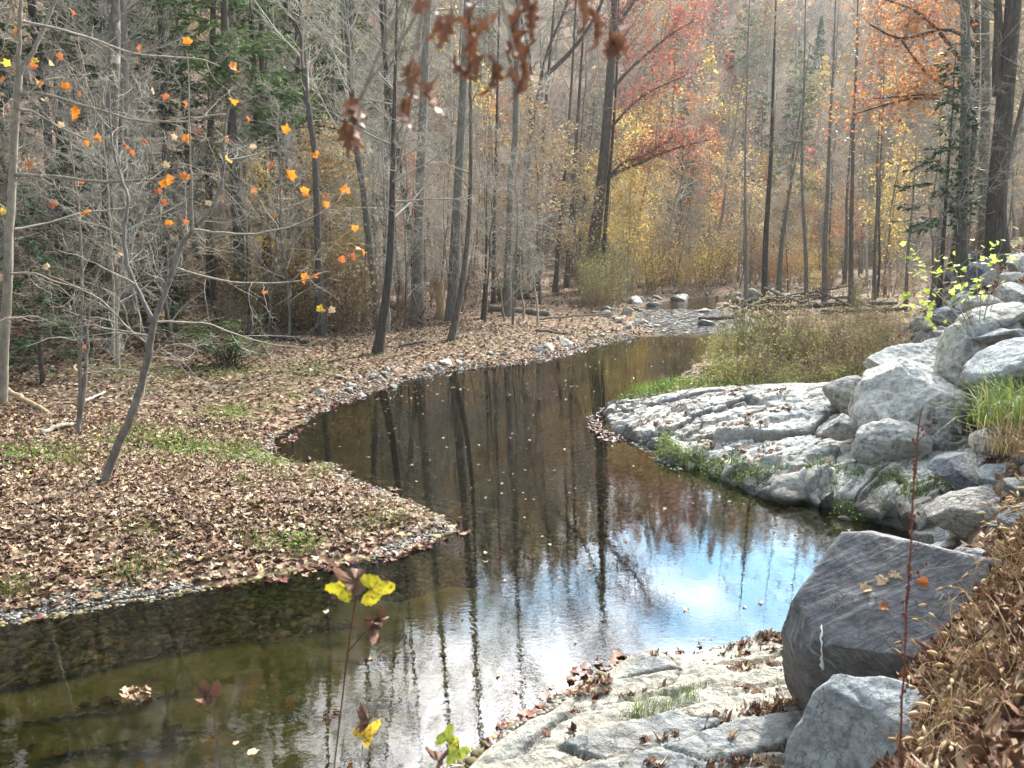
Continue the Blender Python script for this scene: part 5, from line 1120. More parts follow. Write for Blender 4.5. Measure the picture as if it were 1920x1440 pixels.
weeds('weed_thicket', 1500, 3.6, 12, 16.4, 29, wc_, .95, M['weed'], 'olive and yellow weed thicket between the pool and the rocks', .075, 22)
weeds('weed_thicket', 700, 6, 18, 20, 34, wc_, .95, M['tan'], 'dry brown weeds towards the log jam', .07, 14)
weeds('green_herbs', 900, 2.6, 9, 15.6, 22, lambda x, y, d: (d > .05) & (sdist(x, y, LEDGE) > -.1) & (sdist(x, y, LEDGE) < 2.4) & (x < 8.5), .32, M['weed_green'], 'bright green herbs along the back of the pale ledge', .06, 14)
_q = hit(1262, 728); P_ = np.stack([RNG.normal(_q[0], .55, 800), RNG.normal(_q[1], .35, 800)], -1); blades('sedge', np.stack([P_[:, 0], P_[:, 1], np.maximum(ground_h(P_[:, 0], P_[:, 1]), 0)], -1), .30, .006, M['weed_green'], 'bright green sedge tuft at the ledge corner of the pool', .5)
weeds('ledge_weeds', 1500, 2.3, 8.8, 8.8, 15, lambda x, y, d: (d > .05) & (d < .3+.14*(x-2)) & (sdist(x, y, LEDGE) < .1) & (vnoise(x*1.2, y*1.2, seed=33) > -.2), .20, M['weed_green'], 'small weeds hanging at the broken front of the pale ledge', .04, 10)
GW = make_shrub('tall_weed', 'feathery light green weed bush standing at the pool edge', 'plant', None, M['brush'], M['olive'], 430, H=1.15, ns=22, leafn=2600, leafsize=.05, spread=.09, twigs=8, rad=.16, lean=.55, tmpl=LQ)
q = on_z(1352, 672, .2); put(GW, q[0], q[1]-1.5, s=1.25, z=.15)
GW2 = make_shrub('tall_weed', 'taller brown-stemmed weed next to the feathery light green one', 'plant', None, M['b_dark'], M['olive'], 431, H=1.5, ns=9, leafn=900, leafsize=.05, spread=.09, twigs=10, rad=.12, lean=.3, tmpl=LQ)
q = on_z(1385, 672, .2); put(GW2, q[0], q[1]-1.4, s=1.3, z=.15)
# grass clump hanging over the rocks at the frame edge, dry grass by the camera
def clump(name, label, c, r, n, h, w, mat, lean=.9, cat='grass clump'):
    P_ = np.stack([RNG.normal(0, r, n), RNG.normal(0, r, n), np.zeros(n)], -1); me = blades(name, P_, h, w, mat, None, lean, 4)
    o = link(name, me, mat, loc=c); return tag(o, label, cat)
clump('grass_clump', 'long arching green grass clump over the rocks at the frame edge', at_px(1905, 800, 7.6), .20, 520, .62, .004, M['grass'], 1.0)
clump('grass_clump', 'smaller straw tinted grass clump below the long green one', at_px(1912, 850, 7.2), .16, 260, .45, .004, M['drygrass'], .9)
for px, py, s, n, lb in [(1230, 1318, .10, 130, 'green and straw grass tuft growing in the joint of the near shelf'), (1285, 1300, .06, 70, 'small straw tuft just right of the green tuft in the shelf joint'), (1195, 1322, .05, 60, 'little green tuft at the left end of the shelf joint')]:
    q = on_z(px, py, .35); clump('grass_tuft', lb, (q[0], q[1], float(near_h(q[0], q[1])[0])), s, n, .17, .0025, M['grass'], .8, 'grass tuft')
def foxtail():
    S = sample(1700, lambda y: toe(y)+.9, lambda y: toe(y)+2.6, 2.2, 5.0, lambda x, y, d: (x > 1.6) & (x > .55*y) & (RNG.random(len(x)) < .2+.9*sstep(-.1, .3, vnoise(x*2, y*2, seed=62)))); tb = Tubes(); hv = []
    for x, y, d in S:
        z = gz(x, y); h = RNG.uniform(.14, .36); q = path((x, y, z), nrm((RNG.normal(0, .45), RNG.normal(0, .45), 1)), h, 6, .10, -.9, RNG); tb.add(q, np.linspace(.0024, .0012, 6), 3)
        if RNG.random() < .3:
            e = q[-1]; dd = nrm(q[-1]-q[-2]); L_ = RNG.uniform(.03, .06); e = np.array([e+dd*L_*k for k in (0, .3, .7, 1)]); hv.append(e)
    for e in hv: tb.add(e, np.array([.003, .009, .0075, .002]), 6)
    V, F = tb.arrays(); tag(link('dry_foxtail_grass', mesh_np('dry_foxtail_grass', V, F, True), M['drygrass']), 'straw coloured foxtail grass on the slope beside the camera', kind='stuff')
foxtail()

# ------------------------------------------------------------------ logs
def log(name, label, a, b, r, mat, seed=0, sag=0, n=12, taper=.8, cat='log', stubs=4):
    rng = np.random.default_rng(seed); a, b = np.array(a, float), np.array(b, float); t = np.linspace(0, 1, n)[:, None]; P = a*(1-t)+b*t; P[1:-1] += rng.normal(0, r*.25, (n-2, 3)); P[:, 2] += -sag*np.sin(t[:, 0]*PI)
    ln = np.linalg.norm(b-a); root = thing(name, label, cat, tuple(P[0])); tb = Tubes(); R = r*np.linspace(1, taper, n)*(1+rng.normal(0, .05, n)); R2 = R.copy()
    dirv = nrm(b-a); Pc = np.concatenate([[P[0]-dirv*.01], P, [P[-1]+dirv*.01]])-P[0]; Rc = np.concatenate([[r*.02], R, [R[-1]*.02]]); tb.add(Pc, Rc, 9); link('trunk', tb.mesh('trunk'), mat, root)
    for _ in range(stubs):
        sb = Tubes(); p, d = sprout(P-P[0], rng.uniform(.2, .95), math.radians(rng.uniform(40, 80)), rng); d[2] = abs(d[2]); sb.add(path(p, nrm(d), rng.uniform(.15, .5)*max(1, ln*.25), 5, .12, 0, rng), np.linspace(r*.3, r*.06, 5), 4); link('branch', sb.mesh('branch'), mat, root)
    return root
def P3(px, py, z=.1, Y=None):
    if Y is not None: q = at_y(px, py, Y); return (q[0], Y, q[2])
    q = hit(px, py, z); return tuple(q)
log('fallen_log', 'pale log lying on leaves before the dark green rhododendron', P3(918, 578, .15), P3(1030, 588, .15), .17, M['b_pale'], 1, stubs=1)
log('fallen_log', 'dark wet log with upturned fork at the edge of the leafy slope', P3(468, 628, .1), P3(580, 640, .1), .13, M['b_dark'], 2, taper=.5, stubs=5)
log('fallen_log', 'short tan stick leaning by the white-barked sapling', P3(5, 725, .3), P3(92, 776, .05), .06, M['rotten'], 3, stubs=0)
log('fallen_branch', 'curved grey branch on the leaves near the twin stems', P3(78, 815, .05), P3(136, 795, .08), .05, M['b_pale'], 4, sag=-.06, stubs=0)
log('fallen_branch', 'short pale forked branch lying right of the twin stems', P3(158, 752, .08), P3(196, 735, .12), .03, M['b_white'], 5, stubs=2)
log('fallen_branch', 'long thin dead branch on the bank below the pale log', P3(1005, 598, .1), P3(1140, 588, .5), .05, M['b_pale'], 6, stubs=3)
log('fallen_branch', 'flat dead branch near the shore rocks', P3(1005, 618, .1), P3(1065, 625, .1), .06, M['b_grey'], 7, stubs=1)
log('fallen_branch', 'dark twisted branch between the two slanting trees of the bank', P3(748, 648, .08), P3(800, 640, .12), .05, M['b_dark'], 8, stubs=3)
log('fallen_log', 'dark log crossing the slope behind the broad grey trunk', P3(690, 572, .2), P3(770, 578, .2), .16, M['b_dark'], 9, stubs=2)
log('fallen_log', 'cream coloured barkless log where the stream bends', P3(1198, 532, .3), P3(1240, 520, .5), .22, M['b_white'], 10, stubs=1)
J = [(1400, 553, 1500, 575, 46, 46, .34, 'b_pale', 'thickest pale log of the jam, pointing at the water'), (1375, 563, 1480, 578, 44, 45, .18, 'b_dark', 'dark log under the thick pale one'), (1310, 597, 1515, 600, 38, 38, .09, 'b_dark', 'thin dark log reaching out over the riffle'),
     (1395, 575, 1540, 598, 40, 41, .16, 'b_dark', 'brown log beneath the jam next to the riffle'), (1500, 578, 1680, 582, 42, 42, .14, 'b_dark', 'long dark log across the back of the weeds'), (1420, 556, 1600, 570, 48, 46, .15, 'b_grey', 'grey log lying behind the thick pale one'),
     (1540, 585, 1700, 578, 38, 39, .12, 'b_grey', 'grey log behind the tops of the weeds'), (1445, 545, 1530, 590, 44, 41, .09, 'b_grey', 'slanting thin log laid across the jam'), (1380, 590, 1440, 555, 40, 44, .08, 'b_dark', 'dark pole slanting across the water end of the jam'), (1600, 560, 1660, 590, 41, 38, .08, 'b_dark', 'short slanting pole at the right part of the jam')]
for i, (x1, y1, x2, y2, Y1, Y2, r, mt, lb) in enumerate(J):
    a, b_ = at_y(x1, y1, Y1), at_y(x2, y2, Y2); a[2] = max(a[2], gz(a[0], a[1])+r*.5); b_[2] = max(b_[2], gz(b_[0], b_[1])+r*.5); log('drift_log', lb, a, b_, r, M[mt], 20+i, stubs=4)
for k in range(9):
    x = RNG.uniform(14, 19); y = RNG.uniform(39, 47); a = RNG.uniform(0, 6.3); l = RNG.uniform(1.5, 4)
    log('drift_branch', 'thin dead branch caught in the heap of drift logs', (x, y, gz(x, y)+.3), (x+l*math.cos(a), y+l*math.sin(a), gz(x, y)+RNG.uniform(.2, 1.2)), .05, M['b_grey' if k % 2 else 'b_dark'], 50+k, stubs=4)['group'] = 'dead branches in the log jam'
# broken stump and uprooted stump on the far bank
st = hit(826, 596)
tb = Tubes(); tb.add(np.array([(0, 0, -.2), (.02, 0, .5), (-.03, 0, 1.1), (.05, 0, 1.5), (.1, 0, 1.75)]), [.26, .20, .19, .13, .03], 9)
r_ = thing('broken_stump', 'pale orange broken stump leaning on the straight grey trunk', 'stump', tuple(st)); link('trunk', tb.mesh('trunk'), M['rotten'], r_)
st = hit(776, 612); tb = Tubes(); r_ = thing('root_plate', 'dark tangled upturned roots at the foot of the broad grey trunk', 'stump', tuple(st))
rg = np.random.default_rng(5); tb.add(np.array([(0, 0, -.1), (0, 0, .2), (0, 0, .4), (0, 0, .5)]), [.4, .32, .22, .02], 8)
link('stump', tb.mesh('stump'), M['b_dark'], r_)
for k in range(7):
    tb = Tubes(); a = k*.9; tb.add(path((0, 0, .15), nrm((math.cos(a), math.sin(a), rg.uniform(.1, .9))), rg.uniform(.5, 1.0), 7, .3, -.2, rg), np.linspace(.10, .02, 7), 5); link('root', tb.mesh('root'), M['b_dark'], r_)

# ------------------------------------------------------------------ rhododendrons and the bright green sapling
def rhodo(px, py, label, s, seed, Y=None):
    rng = np.random.default_rng(seed); c_ = hit(px, py) if Y is None else np.array([at_y(px, py, Y)[0], Y, gz(at_y(px, py, Y)[0], Y)]); tb = Tubes(); Vs = []
    for i in range(34):
        a = rng.uniform(0, 2*PI); q = path((rng.normal(0, .2), rng.normal(0, .2), -.1), nrm((math.cos(a)*rng.uniform(.2, 1), math.sin(a)*rng.uniform(.2, 1), 1)), s*rng.uniform(.5, 1.2), 7, .2, .1, rng); tb.add(q, np.linspace(.02, .008, 7), 4)
        tips = [q[-1], q[-2], q[-3]]+[q[-1]+rng.normal(0, .14, 3) for _ in range(3)]
        for e in tips:
            n = 9; aa = rng.uniform(0, 2*PI)+np.arange(n)*2*PI/n
            for b_ in aa:
                d = nrm((math.cos(b_), math.sin(b_), rng.uniform(-.6, .2))); sd = nrm(np.cross(d, (0, 0, 1))); L_ = rng.uniform(.10, .17); w = L_*.16
                Vs.append([e, e+d*L_*.5-sd*w, e+d*L_+np.array([0, 0, -.02]), e+d*L_*.5+sd*w])
    root = thing('rhododendron', label, 'shrub', tuple(c_)); link('stems', tb.mesh('stems'), M['b_dark'], root); V = np.array(Vs).reshape(-1, 3); link('foliage', mesh_np('foliage', V, [np.arange(len(V)).reshape(-1, 4)]), M['rhodo'], root)
rhodo(425, 640, 'glossy green rhododendron on the leafy slope behind the leaning sapling', 1.5, 1, Y=22)
rhodo(940, 566, 'dark green rhododendron clump behind the pale fallen log', 1.5, 2)
rhodo(985, 560, 'low dark rhododendron just right of the one behind the pale log', 1.1, 3)
rng = np.random.default_rng(9); base = np.array([at_y(1835, 640, 12.5)[0], 12.5, at_y(1835, 650, 12.5)[2]]); tb = Tubes(); tips = []
for px, py in [(1690, 470), (1715, 512), (1752, 545), (1780, 480), (1800, 510), (1830, 470), (1820, 545), (1765, 590), (1840, 520), (1700, 560), (1745, 500), (1790, 550), (1880, 450), (1905, 460), (1725, 590), (1870, 500)]:
    e = at_y(px, py, 12.5+rng.uniform(-.5, .5)); q = smooth_path(np.array([base, base*.55+e*.45+np.array([0, 0, .12]), e]), 9)-base; tb.add(q, np.linspace(.012, .003, 9), 4); tips.append(q[-1]); tips.append(q[-2])
root = thing('green_sapling', 'thin stemmed shrub with bright yellow green leaves among the rocks of the right bank', 'shrub', tuple(base)); link('stems', tb.mesh('stems'), M['twig_dark'], root)
M['lime'] = leaf_mat('lime_leaf', [(0, (.28, .36, .05)), (.5, (.48, .54, .10)), (1, (.66, .66, .20))], .5, .5, .05)
link('foliage', foliage('foliage', np.array(tips), 150, .088, .11, rng, leaf_lobed(.2, 5)), M['lime'], root)
G_sp = M['weed']
# ------------------------------------------------------------------ near saplings with their last leaves
M['leaf_orange'] = leaf_mat('bright_orange_leaf', [(0, (.58, .17, .02)), (1, (.74, .27, .03))], .5, .5, .02)
M['leaf_yellow'] = leaf_mat('bright_yellow_leaf', [(0, (.75, .50, .04)), (1, (.80, .56, .08))], .5, .5, .02)
M['leaf_rust'] = leaf_mat('rust_leaf', [(0, (.36, .10, .035)), (1, (.52, .18, .06))], .4, .5, .02)
M['leaf_tan'] = leaf_mat('pale_tan_leaf', [(0, (.55, .38, .22)), (1, (.68, .50, .32))], .4, .5, .02)
LEAFME = [mesh_np('leaf', *(lambda v, f: (v, [f]))(*leaf_lobed(.55, 40+k))) for k in range(5)]
def leaf_part(parent, p, size, mat, rng, tm=None):
    me = LEAFME[rng.integers(0, 5)]; o = bpy.data.objects.new('leaf', me); C.objects.link(o); o.parent = parent; o.location = tuple(p)
    if not me.materials: me.materials.append(mat)
    o.material_slots[0].link = 'OBJECT'; o.material_slots[0].material = mat
    o.rotation_euler = (PI/2+rng.normal(0, .6), rng.normal(0, .8), rng.normal(0, .5)); s = size*rng.uniform(.85, 1.15); o.scale = (s, s, s)
    return o
def near_sapling(name, label, base, Y0, stems, leaves, mat, tmat, seed, fan=90, ls=.13, depth=.8):
    """stems: [(points, width px at the bottom, width px at the top)], grown with zigzag twigs; leaves: (px, py, kind)"""
    rng = np.random.default_rng(seed); b = at_y(base[0], base[1], Y0); b[2] = gz(b[0], b[1]) if abs(gz(b[0], b[1])-b[2]) < .6 else b[2]
    tt, bt = Tubes(), Tubes(); polys = []
    for si, (pts, w0, w1) in enumerate(stems):
        off = 0 if si == 0 else rng.uniform(-depth, depth)
        n = len(pts); P = np.array([at_y(x, y, Y0+off*(k/(n-1))) for k, (x, y) in enumerate(pts)]) - b
        if si == 0: P[0] = (0, 0, -.1)
        Q = smooth_path(P, max(8, 3*n)); Q[1:-1] += rng.normal(0, .006, (len(Q)-2, 3)); r = np.linspace(w0, w1, len(Q))/FPX*Y0/2
        (tt if w0 > 5 else bt).add(Q, r, 7 if w0 > 5 else 4); polys.append((Q, r))
    Ls = [np.linalg.norm(q[-1]-q[0]) for q, _ in polys]; pr = np.array(Ls)/sum(Ls); tips = []
    for _ in range(fan):
        q, r = polys[rng.choice(len(polys), p=pr)]; t = rng.uniform(.12 if q is not polys[0][0] else .45, 1)
        p, d = sprout(q, t, math.radians(rng.uniform(35, 75)), rng); rr = float(np.interp(t, np.linspace(0, 1, len(r)), r)); l = rng.uniform(.35, 1.3)
        d[1] *= .8; z = path(p, nrm(d), l, 9, .22, .15, rng); r0 = min(rr*.6, .0065); bt.add(z, np.linspace(r0, .0022, 9), 3); tips += [z[-1]]
        for _ in range(int(3+l*4)):
            p2, d2 = sprout(z, rng.uniform(.1, 1), math.radians(rng.uniform(30, 70)), rng); z2 = path(p2, d2, l*rng.uniform(.15, .5), 6, .28, .1, rng); bt.add(z2, np.linspace(.0028, .0014, 6), 3); tips += [z2[-1]]
            if rng.random() < .5:
                p3, d3 = sprout(z2, rng.uniform(.2, 1), .8, rng); z3 = path(p3, d3, l*.12, 4, .25, .1, rng); bt.add(z3, np.linspace(.0018, .001, 4), 3)
    tips = np.array(tips)
    root = thing(name, label, 'sapling', tuple(b)); link('trunk', tt.mesh('trunk'), mat, root); 
    # each leaf hangs on the twig nearest to it
    for x, y, k in leaves:
        Y = Y0+rng.uniform(-.5, .5); p = at_y(x, y, Y)-b; j = np.argmin(np.linalg.norm((tips-p)*np.array([1, .4, 1]), axis=1)); a = tips[j]
        bt.add(smooth_path(np.array([a, (a+p)/2+np.array([0, 0, .03]), p]), 5), np.linspace(.0026, .0014, 5), 3)
        leaf_part(root, p, {'O': ls*1.15, 'r': ls*.8, 't': ls*.8, 'y': ls*.9, 'o': ls}[k], M[{'O': 'leaf_orange', 'o': 'leaf_orange', 'r': 'leaf_rust', 't': 'leaf_tan', 'y': 'leaf_yellow'}[k]], rng)
    link('twigs', bt.mesh('twigs'), tmat, root)
    return root
near_sapling('leafy_sapling', 'leaning forked sapling on the leafy point with scattered bright orange leaves', (190, 885), 11.5, [
    ([(190, 885), (214, 846), (244, 790), (264, 730), (279, 660), (289, 604)], 17, 12),
    ([(289, 604), (302, 568), (318, 528), (332, 485), (345, 450), (362, 430), (392, 398), (414, 362), (421, 310), (422, 233), (428, 200), (448, 172), (465, 135)], 11, 3),
    ([(289, 604), (270, 568), (252, 532), (237, 490), (230, 440), (241, 390), (242, 368), (226, 330), (212, 282), (206, 230), (205, 150)], 9, 2.5),
    ([(362, 430), (359, 350), (356, 260), (354, 180), (351, 100)], 5, 2), ([(362, 430), (420, 438), (482, 440), (560, 424), (640, 376)], 5, 2), ([(333, 503), (400, 524), (480, 533), (560, 530), (618, 508)], 5, 2),
    ([(294, 604), (350, 603), (400, 608), (445, 628), (505, 646), (570, 652)], 4.5, 1.8), ([(280, 650), (240, 615), (190, 560), (150, 540), (90, 515)], 4, 1.6), ([(276, 668), (330, 640), (380, 660)], 3, 1.4), ([(284, 630), (230, 620), (160, 608)], 3.4, 1.4),
    ([(252, 532), (200, 505), (150, 480), (110, 470)], 3.4, 1.4), ([(424, 215), (390, 215), (340, 230), (300, 226)], 3.2, 1.3), ([(230, 440), (180, 420), (120, 410)], 3, 1.3), ([(318, 528), (360, 470), (420, 470)], 3, 1.3), ([(421, 300), (470, 295), (520, 270)], 3, 1.3), ([(300, 330), (285, 290), (278, 250), (300, 235)], 3, 1.3)],
    [(353, 80, 'O'), (438, 130, 'O'), (441, 190, 'O'), (538, 245, 'O'), (594, 290, 'o'), (508, 310, 'r'), (543, 330, 'O'), (427, 300, 'y'), (427, 262, 'r'), (467, 225, 'r'), (350, 195, 'r'), (352, 262, 'o'), (247, 287, 'r'), (237, 272, 'r'), (272, 268, 'r'), (347, 333, 'O'), (322, 341, 'O'), (308, 343, 'O'), (312, 311, 't'),
     (162, 396, 'o'), (305, 380, 'r'), (318, 420, 'o'), (350, 415, 'r'), (392, 383, 't'), (477, 360, 'r'), (475, 277, 't'), (570, 360, 'o'), (610, 368, 'r'), (610, 385, 'o'), (648, 358, 'O'), (667, 428, 'o'), (680, 468, 'O'), (660, 483, 'r'), (640, 487, 'r'), (571, 521, 'O'), (588, 517, 'O'), (498, 548, 'r'), (601, 582, 'y'), (622, 583, 't'), (515, 408, 'r'), (288, 170, 't'), (313, 183, 'r'), (374, 248, 'r'), (325, 257, 't'), (297, 360, 'r'), (190, 680, 'r')],
    M['b_grey'], M['b_pale'], 501, fan=115, ls=.115)
near_sapling('leafy_sapling', 'white-barked sapling at the near wood edge with orange and tan leaves', (2, 742), 13.2, [
    ([(2, 742), (8, 640), (14, 520), (20, 380), (28, 240), (36, 140)], 20, 11), ([(36, 140), (58, 105), (80, 58), (95, 20), (108, -10), (125, -60)], 9, 6), ([(34, 150), (36, 90), (38, 20), (42, -50)], 9, 5),
    ([(38, 177), (80, 173), (130, 190), (200, 210), (260, 228), (310, 230), (380, 225), (425, 203)], 6, 2), ([(36, 204), (70, 212), (110, 238), (150, 256), (190, 270)], 5, 2), ([(30, 328), (100, 330), (180, 342), (270, 338), (340, 330), (400, 326)], 7, 2),
    ([(28, 430), (70, 424), (120, 408), (160, 398), (235, 390)], 5, 2), ([(42, 40), (130, 58), (200, 82), (255, 104), (320, 106), (380, 110), (412, 124)], 5, 2), ([(22, 350), (50, 310), (90, 290)], 3, 1.5), ([(14, 515), (60, 508), (110, 530), (170, 545)], 4, 1.6), ([(30, 200), (100, 130), (180, 100), (230, 60)], 3, 1.5), ([(20, 400), (-30, 360)], 4, 2), ([(10, 600), (60, 590), (110, 610)], 3, 1.5)],
    [(28, 62, 'o'), (15, 120, 'y'), (65, 115, 'y'), (75, 158, 'o'), (123, 165, 'O'), (148, 178, 'r'), (262, 92, 'r'), (85, 188, 't'), (140, 220, 'o'), (163, 271, 'o'), (183, 262, 'o'), (115, 235, 't'), (152, 343, 'r'), (103, 385, 'r'), (8, 150, 'r'), (8, 400, 'y'), (115, 105, 'r'), (62, 126, 'r'), (143, 210, 'o'), (98, 120, 't'), (90, 500, 't'), (137, 22, 'r'), (5, 520, 't'), (53, 312, 'r')],
    M['b_pale'], M['b_pale'], 502, fan=80, ls=.13)
near_sapling('twin_sapling', 'pair of thin pale stems sharing one base left of the leaning sapling', (145, 802), 14.3, [
    ([(145, 802), (149, 740), (151, 680), (152, 600), (155, 520), (150, 420), (140, 330), (128, 250)], 8, 2.5), ([(147, 798), (158, 740), (163, 660), (166, 590), (170, 540), (185, 505), (212, 480)], 9, 2.5), ([(163, 640), (210, 635), (260, 610)], 3, 1.3), ([(153, 580), (120, 540), (70, 520)], 3, 1.3), ([(166, 570), (220, 540), (290, 525), (350, 500)], 3, 1.3),
    ([(152, 520), (180, 450), (190, 380)], 3, 1.3), ([(160, 700), (210, 690), (270, 700)], 3, 1.3), ([(151, 640), (100, 630), (50, 650)], 3, 1.3)],
    [(140, 690, 't'), (158, 652, 'r'), (225, 478, 't')], M['b_grey'], M['b_pale'], 503, fan=60)
near_sapling('twin_sapling', 'lone pale thin stem between the twin stems and the leaning sapling', (212, 660), 19, [
    ([(212, 660), (213, 560), (210, 470), (204, 380), (198, 300), (190, 220)], 6, 2), ([(212, 520), (260, 470), (300, 440)], 2.6, 1.2), ([(211, 480), (160, 440), (120, 430)], 2.6, 1.2)], [], M['b_pale'], M['b_pale'], 504, fan=40)

# ------------------------------------------------------------------ the oak twig hanging into the picture from above
M['hang'] = leaf_mat('dry_oak_leaf', [(0, (.09, .035, .02)), (.5, (.16, .07, .038)), (.85, (.26, .13, .075)), (1, (.36, .20, .12))], .2, .45, .02)
OAKME = [mesh_np('leaf', *(lambda v, f: (v, [f]))(*leaf_oak(.65, 60+k)), True) for k in range(4)]
for me in OAKME: me.materials.append(M['hang'])
def hanging(label, Y0, anchor, clusters, seed):
    rng = np.random.default_rng(seed); a = at_y(*anchor, Y0); root = thing('oak_twig', label, 'branch', tuple(a)); bt = Tubes()
    for pts in clusters:
        P = np.array([at_y(x, y, Y0+rng.uniform(-.04, .04)) for x, y, *_ in pts])-a; Q = smooth_path(np.concatenate([[np.zeros(3)], P]), 10); bt.add(Q, np.linspace(.0035, .0012, 10), 5)
        x, y = pts[-1][0], pts[-1][1]; n = pts[-1][2]
        for k in range(n):
            o = bpy.data.objects.new('leaf', OAKME[rng.integers(0, 4)]); C.objects.link(o); o.parent = root
            p = Q[-1]+rng.normal(0, .009, 3)+np.array([0, 0, -.020]); o.location = tuple(p); s = rng.uniform(.042, .062)
            o.rotation_euler = (-PI/2+rng.normal(0, .35), rng.normal(0, .5), rng.uniform(0, 6.3)); o.rotation_euler = (Matrix.Rotation(rng.normal(0, .45), 3, 'Y') @ Matrix.Rotation(rng.uniform(0, 6.3), 3, 'Z') @ Matrix.Rotation(PI/2+rng.normal(0, .35), 3, 'X')).to_euler()
            o.scale = (s*.8, s, s)
    link('twig', bt.mesh('twig'), M['twig_dark'], root)
hanging('blurred twig of curled brown oak leaves hanging highest, its clusters the leftmost', 1.25, (830, -160), [[(790, 30), (735, 100), (690, 150), (668, 195, 3)], [(668, 195), (668, 240, 3)], [(800, 60), (775, 130, 3)], [(775, 120), (800, 150, 2)], [(765, 150), (762, 182, 2)]], 1)
hanging('blurred middle twig of curled brown oak leaves hanging from above', 1.15, (900, -160), [[(850, -20), (842, 30, 2)], [(860, 20), (872, 85, 4)], [(890, -40), (885, 15, 3)], [(945, 20), (955, 50, 3)], [(955, 60), (968, 105, 3)], [(920, 80), (932, 125, 2)], [(800, -40), (790, 2, 1)]], 2)
hanging('blurred twig end with one bunch of brown oak leaves, rightmost of those hanging from above', 1.2, (1080, -160), [[(1010, -30), (1005, 12, 3)], [(1080, -40), (1080, 5, 2)], [(1100, -30), (1110, 8, 1)], [(1140, -40), (1142, 40), (1148, 75, 4)]], 3)

# ------------------------------------------------------------------ stalks in front of the water
def big_leaf(name, parent, p, size, mat, rot, seed, curl=.25):
    v, f = leaf_broad(curl*1.6, seed); o = link(name, mesh_np(name, v, f, True), mat, parent); o.location = tuple(p); o.scale = (size,)*3; o.rotation_euler = rot; return o
def stalk(name, label, Y0, pts, w, leaves, mat, seed, extra=(), cat='plant', nub=True):
    rng = np.random.default_rng(seed); P = np.array([at_y(x, y, Y0) for x, y in pts]); base = P[0].copy(); g = gz(base[0], base[1]) ; foot = np.array([base[0]+.02, base[1]-.06, g]) if g > -.05 else np.array([base[0]*.6, 2.2, max(gz(base[0]*.6, 2.2), -.1)])
    P = np.concatenate([[foot], P])-foot; tb = Tubes(); n = 26; Q = smooth_path(P, n); r = w/FPX*Y0/2; tb.add(Q, np.linspace(r*1.2, r*.7, n), 6); root = thing(name, label, cat, tuple(foot))
    for e in extra:
        E = smooth_path(np.array([at_y(x, y, Y0) for x, y in e])-foot, 7); tb.add(E, np.linspace(r*.7, r*.4, 7), 5)
    link('stem', tb.mesh('stem'), mat, root)
    for x, y, s, mt, cu in leaves: big_leaf('leaf', root, at_y(x, y, Y0-.01)-foot, s, M[mt], (Matrix.Rotation(rng.normal(0, .3), 3, 'Z') @ Matrix.Rotation(rng.uniform(.75, 1.15) if cu < .6 else rng.uniform(.3, 1.5), 3, 'X') @ Matrix.Rotation((-1.5 if x > 690 and y < 1150 else 1.45) if y < 1150 else rng.uniform(0, 6.3), 3, 'Z')).to_euler(), seed+int(x), cu)
    return root
M['stem_red'] = bark_mat('red_brown_stem', (.10, .035, .025), (.22, .09, .06), .6, 20)
M['leaf_lemon'] = leaf_mat('lemon_leaf', [(0, (.52, .46, .02)), (1, (.62, .54, .04))], .45, .5, .02)
M['leaf_lime'] = leaf_mat('yellow_green_leaf', [(0, (.46, .55, .06)), (1, (.55, .60, .10))], .45, .5, .02)
for k_ in ('leaf_lemon', 'leaf_lime', 'leaf_yellow'):      # brown blotches and paler veins of an ageing leaf
    t = M[k_].node_tree; hs = next(n for n in t.nodes if n.type == 'HUE_SAT'); tc_ = N(t, 'ShaderNodeTexCoord'); f_ = ramp(t, noise(t, tc_.outputs['Object'], 5, 5, .7), [(.50, (0, 0, 0)), (.64, (1, 1, 1))])
    src = hs.inputs['Color'].links[0].from_socket; c_ = mixc(t, f_, src, (.20, .10, .02)); t.links.new(c_, hs.inputs['Color'])
M['leaf_dark'] = leaf_mat('curled_brown_leaf', [(0, (.10, .052, .035)), (1, (.20, .105, .065))], .08, .5, .02)
stalk('sapling_shoot', 'thin shoot with two lemon yellow leaves and a curled brown one', 2.2, [(618, 1480), (628, 1420), (640, 1340), (648, 1250), (656, 1180), (668, 1118)], 4.0,
      [(700, 1104, .085, 'leaf_lemon', .25), (645, 1104, .070, 'leaf_lemon', .3), (662, 1088, .075, 'leaf_dark', .9), (706, 1162, .060, 'leaf_dark', 1.3), (700, 1172, .055, 'leaf_dark', 1.2)], M['stem_red'], 1, [[(650, 1225), (675, 1195), (690, 1180), (702, 1170)]])
stalk('sapling_shoot', 'thin shoot topped by one dried cup-shaped brown leaf', 2.1, [(420, 1480), (412, 1420), (405, 1370), (400, 1330), (396, 1312)], 2.6, [(389, 1304, .062, 'leaf_dark', 1.2), (386, 1312, .05, 'leaf_dark', 1.0)], M['stem_red'], 2)
stalk('sapling_shoot', 'short shoot with a yellow leaf under a shrivelled brown one', 2.1, [(672, 1490), (674, 1440), (678, 1395), (682, 1375)], 2.6, [(684, 1378, .062, 'leaf_yellow', .5), (688, 1352, .045, 'leaf_dark', 1.3), (680, 1360, .04, 'leaf_dark', 1.2)], M['stem_red'], 3)
stalk('sapling_shoot', 'short shoot with yellow green leaves and a brown leaf before the rock shelf', 2.1, [(835, 1500), (835, 1450), (838, 1410), (842, 1390)], 2.6, [(838, 1385, .055, 'leaf_lime', .35), (858, 1406, .062, 'leaf_lime', .3), (824, 1424, .055, 'leaf_dark', 1.2)], M['stem_red'], 4)
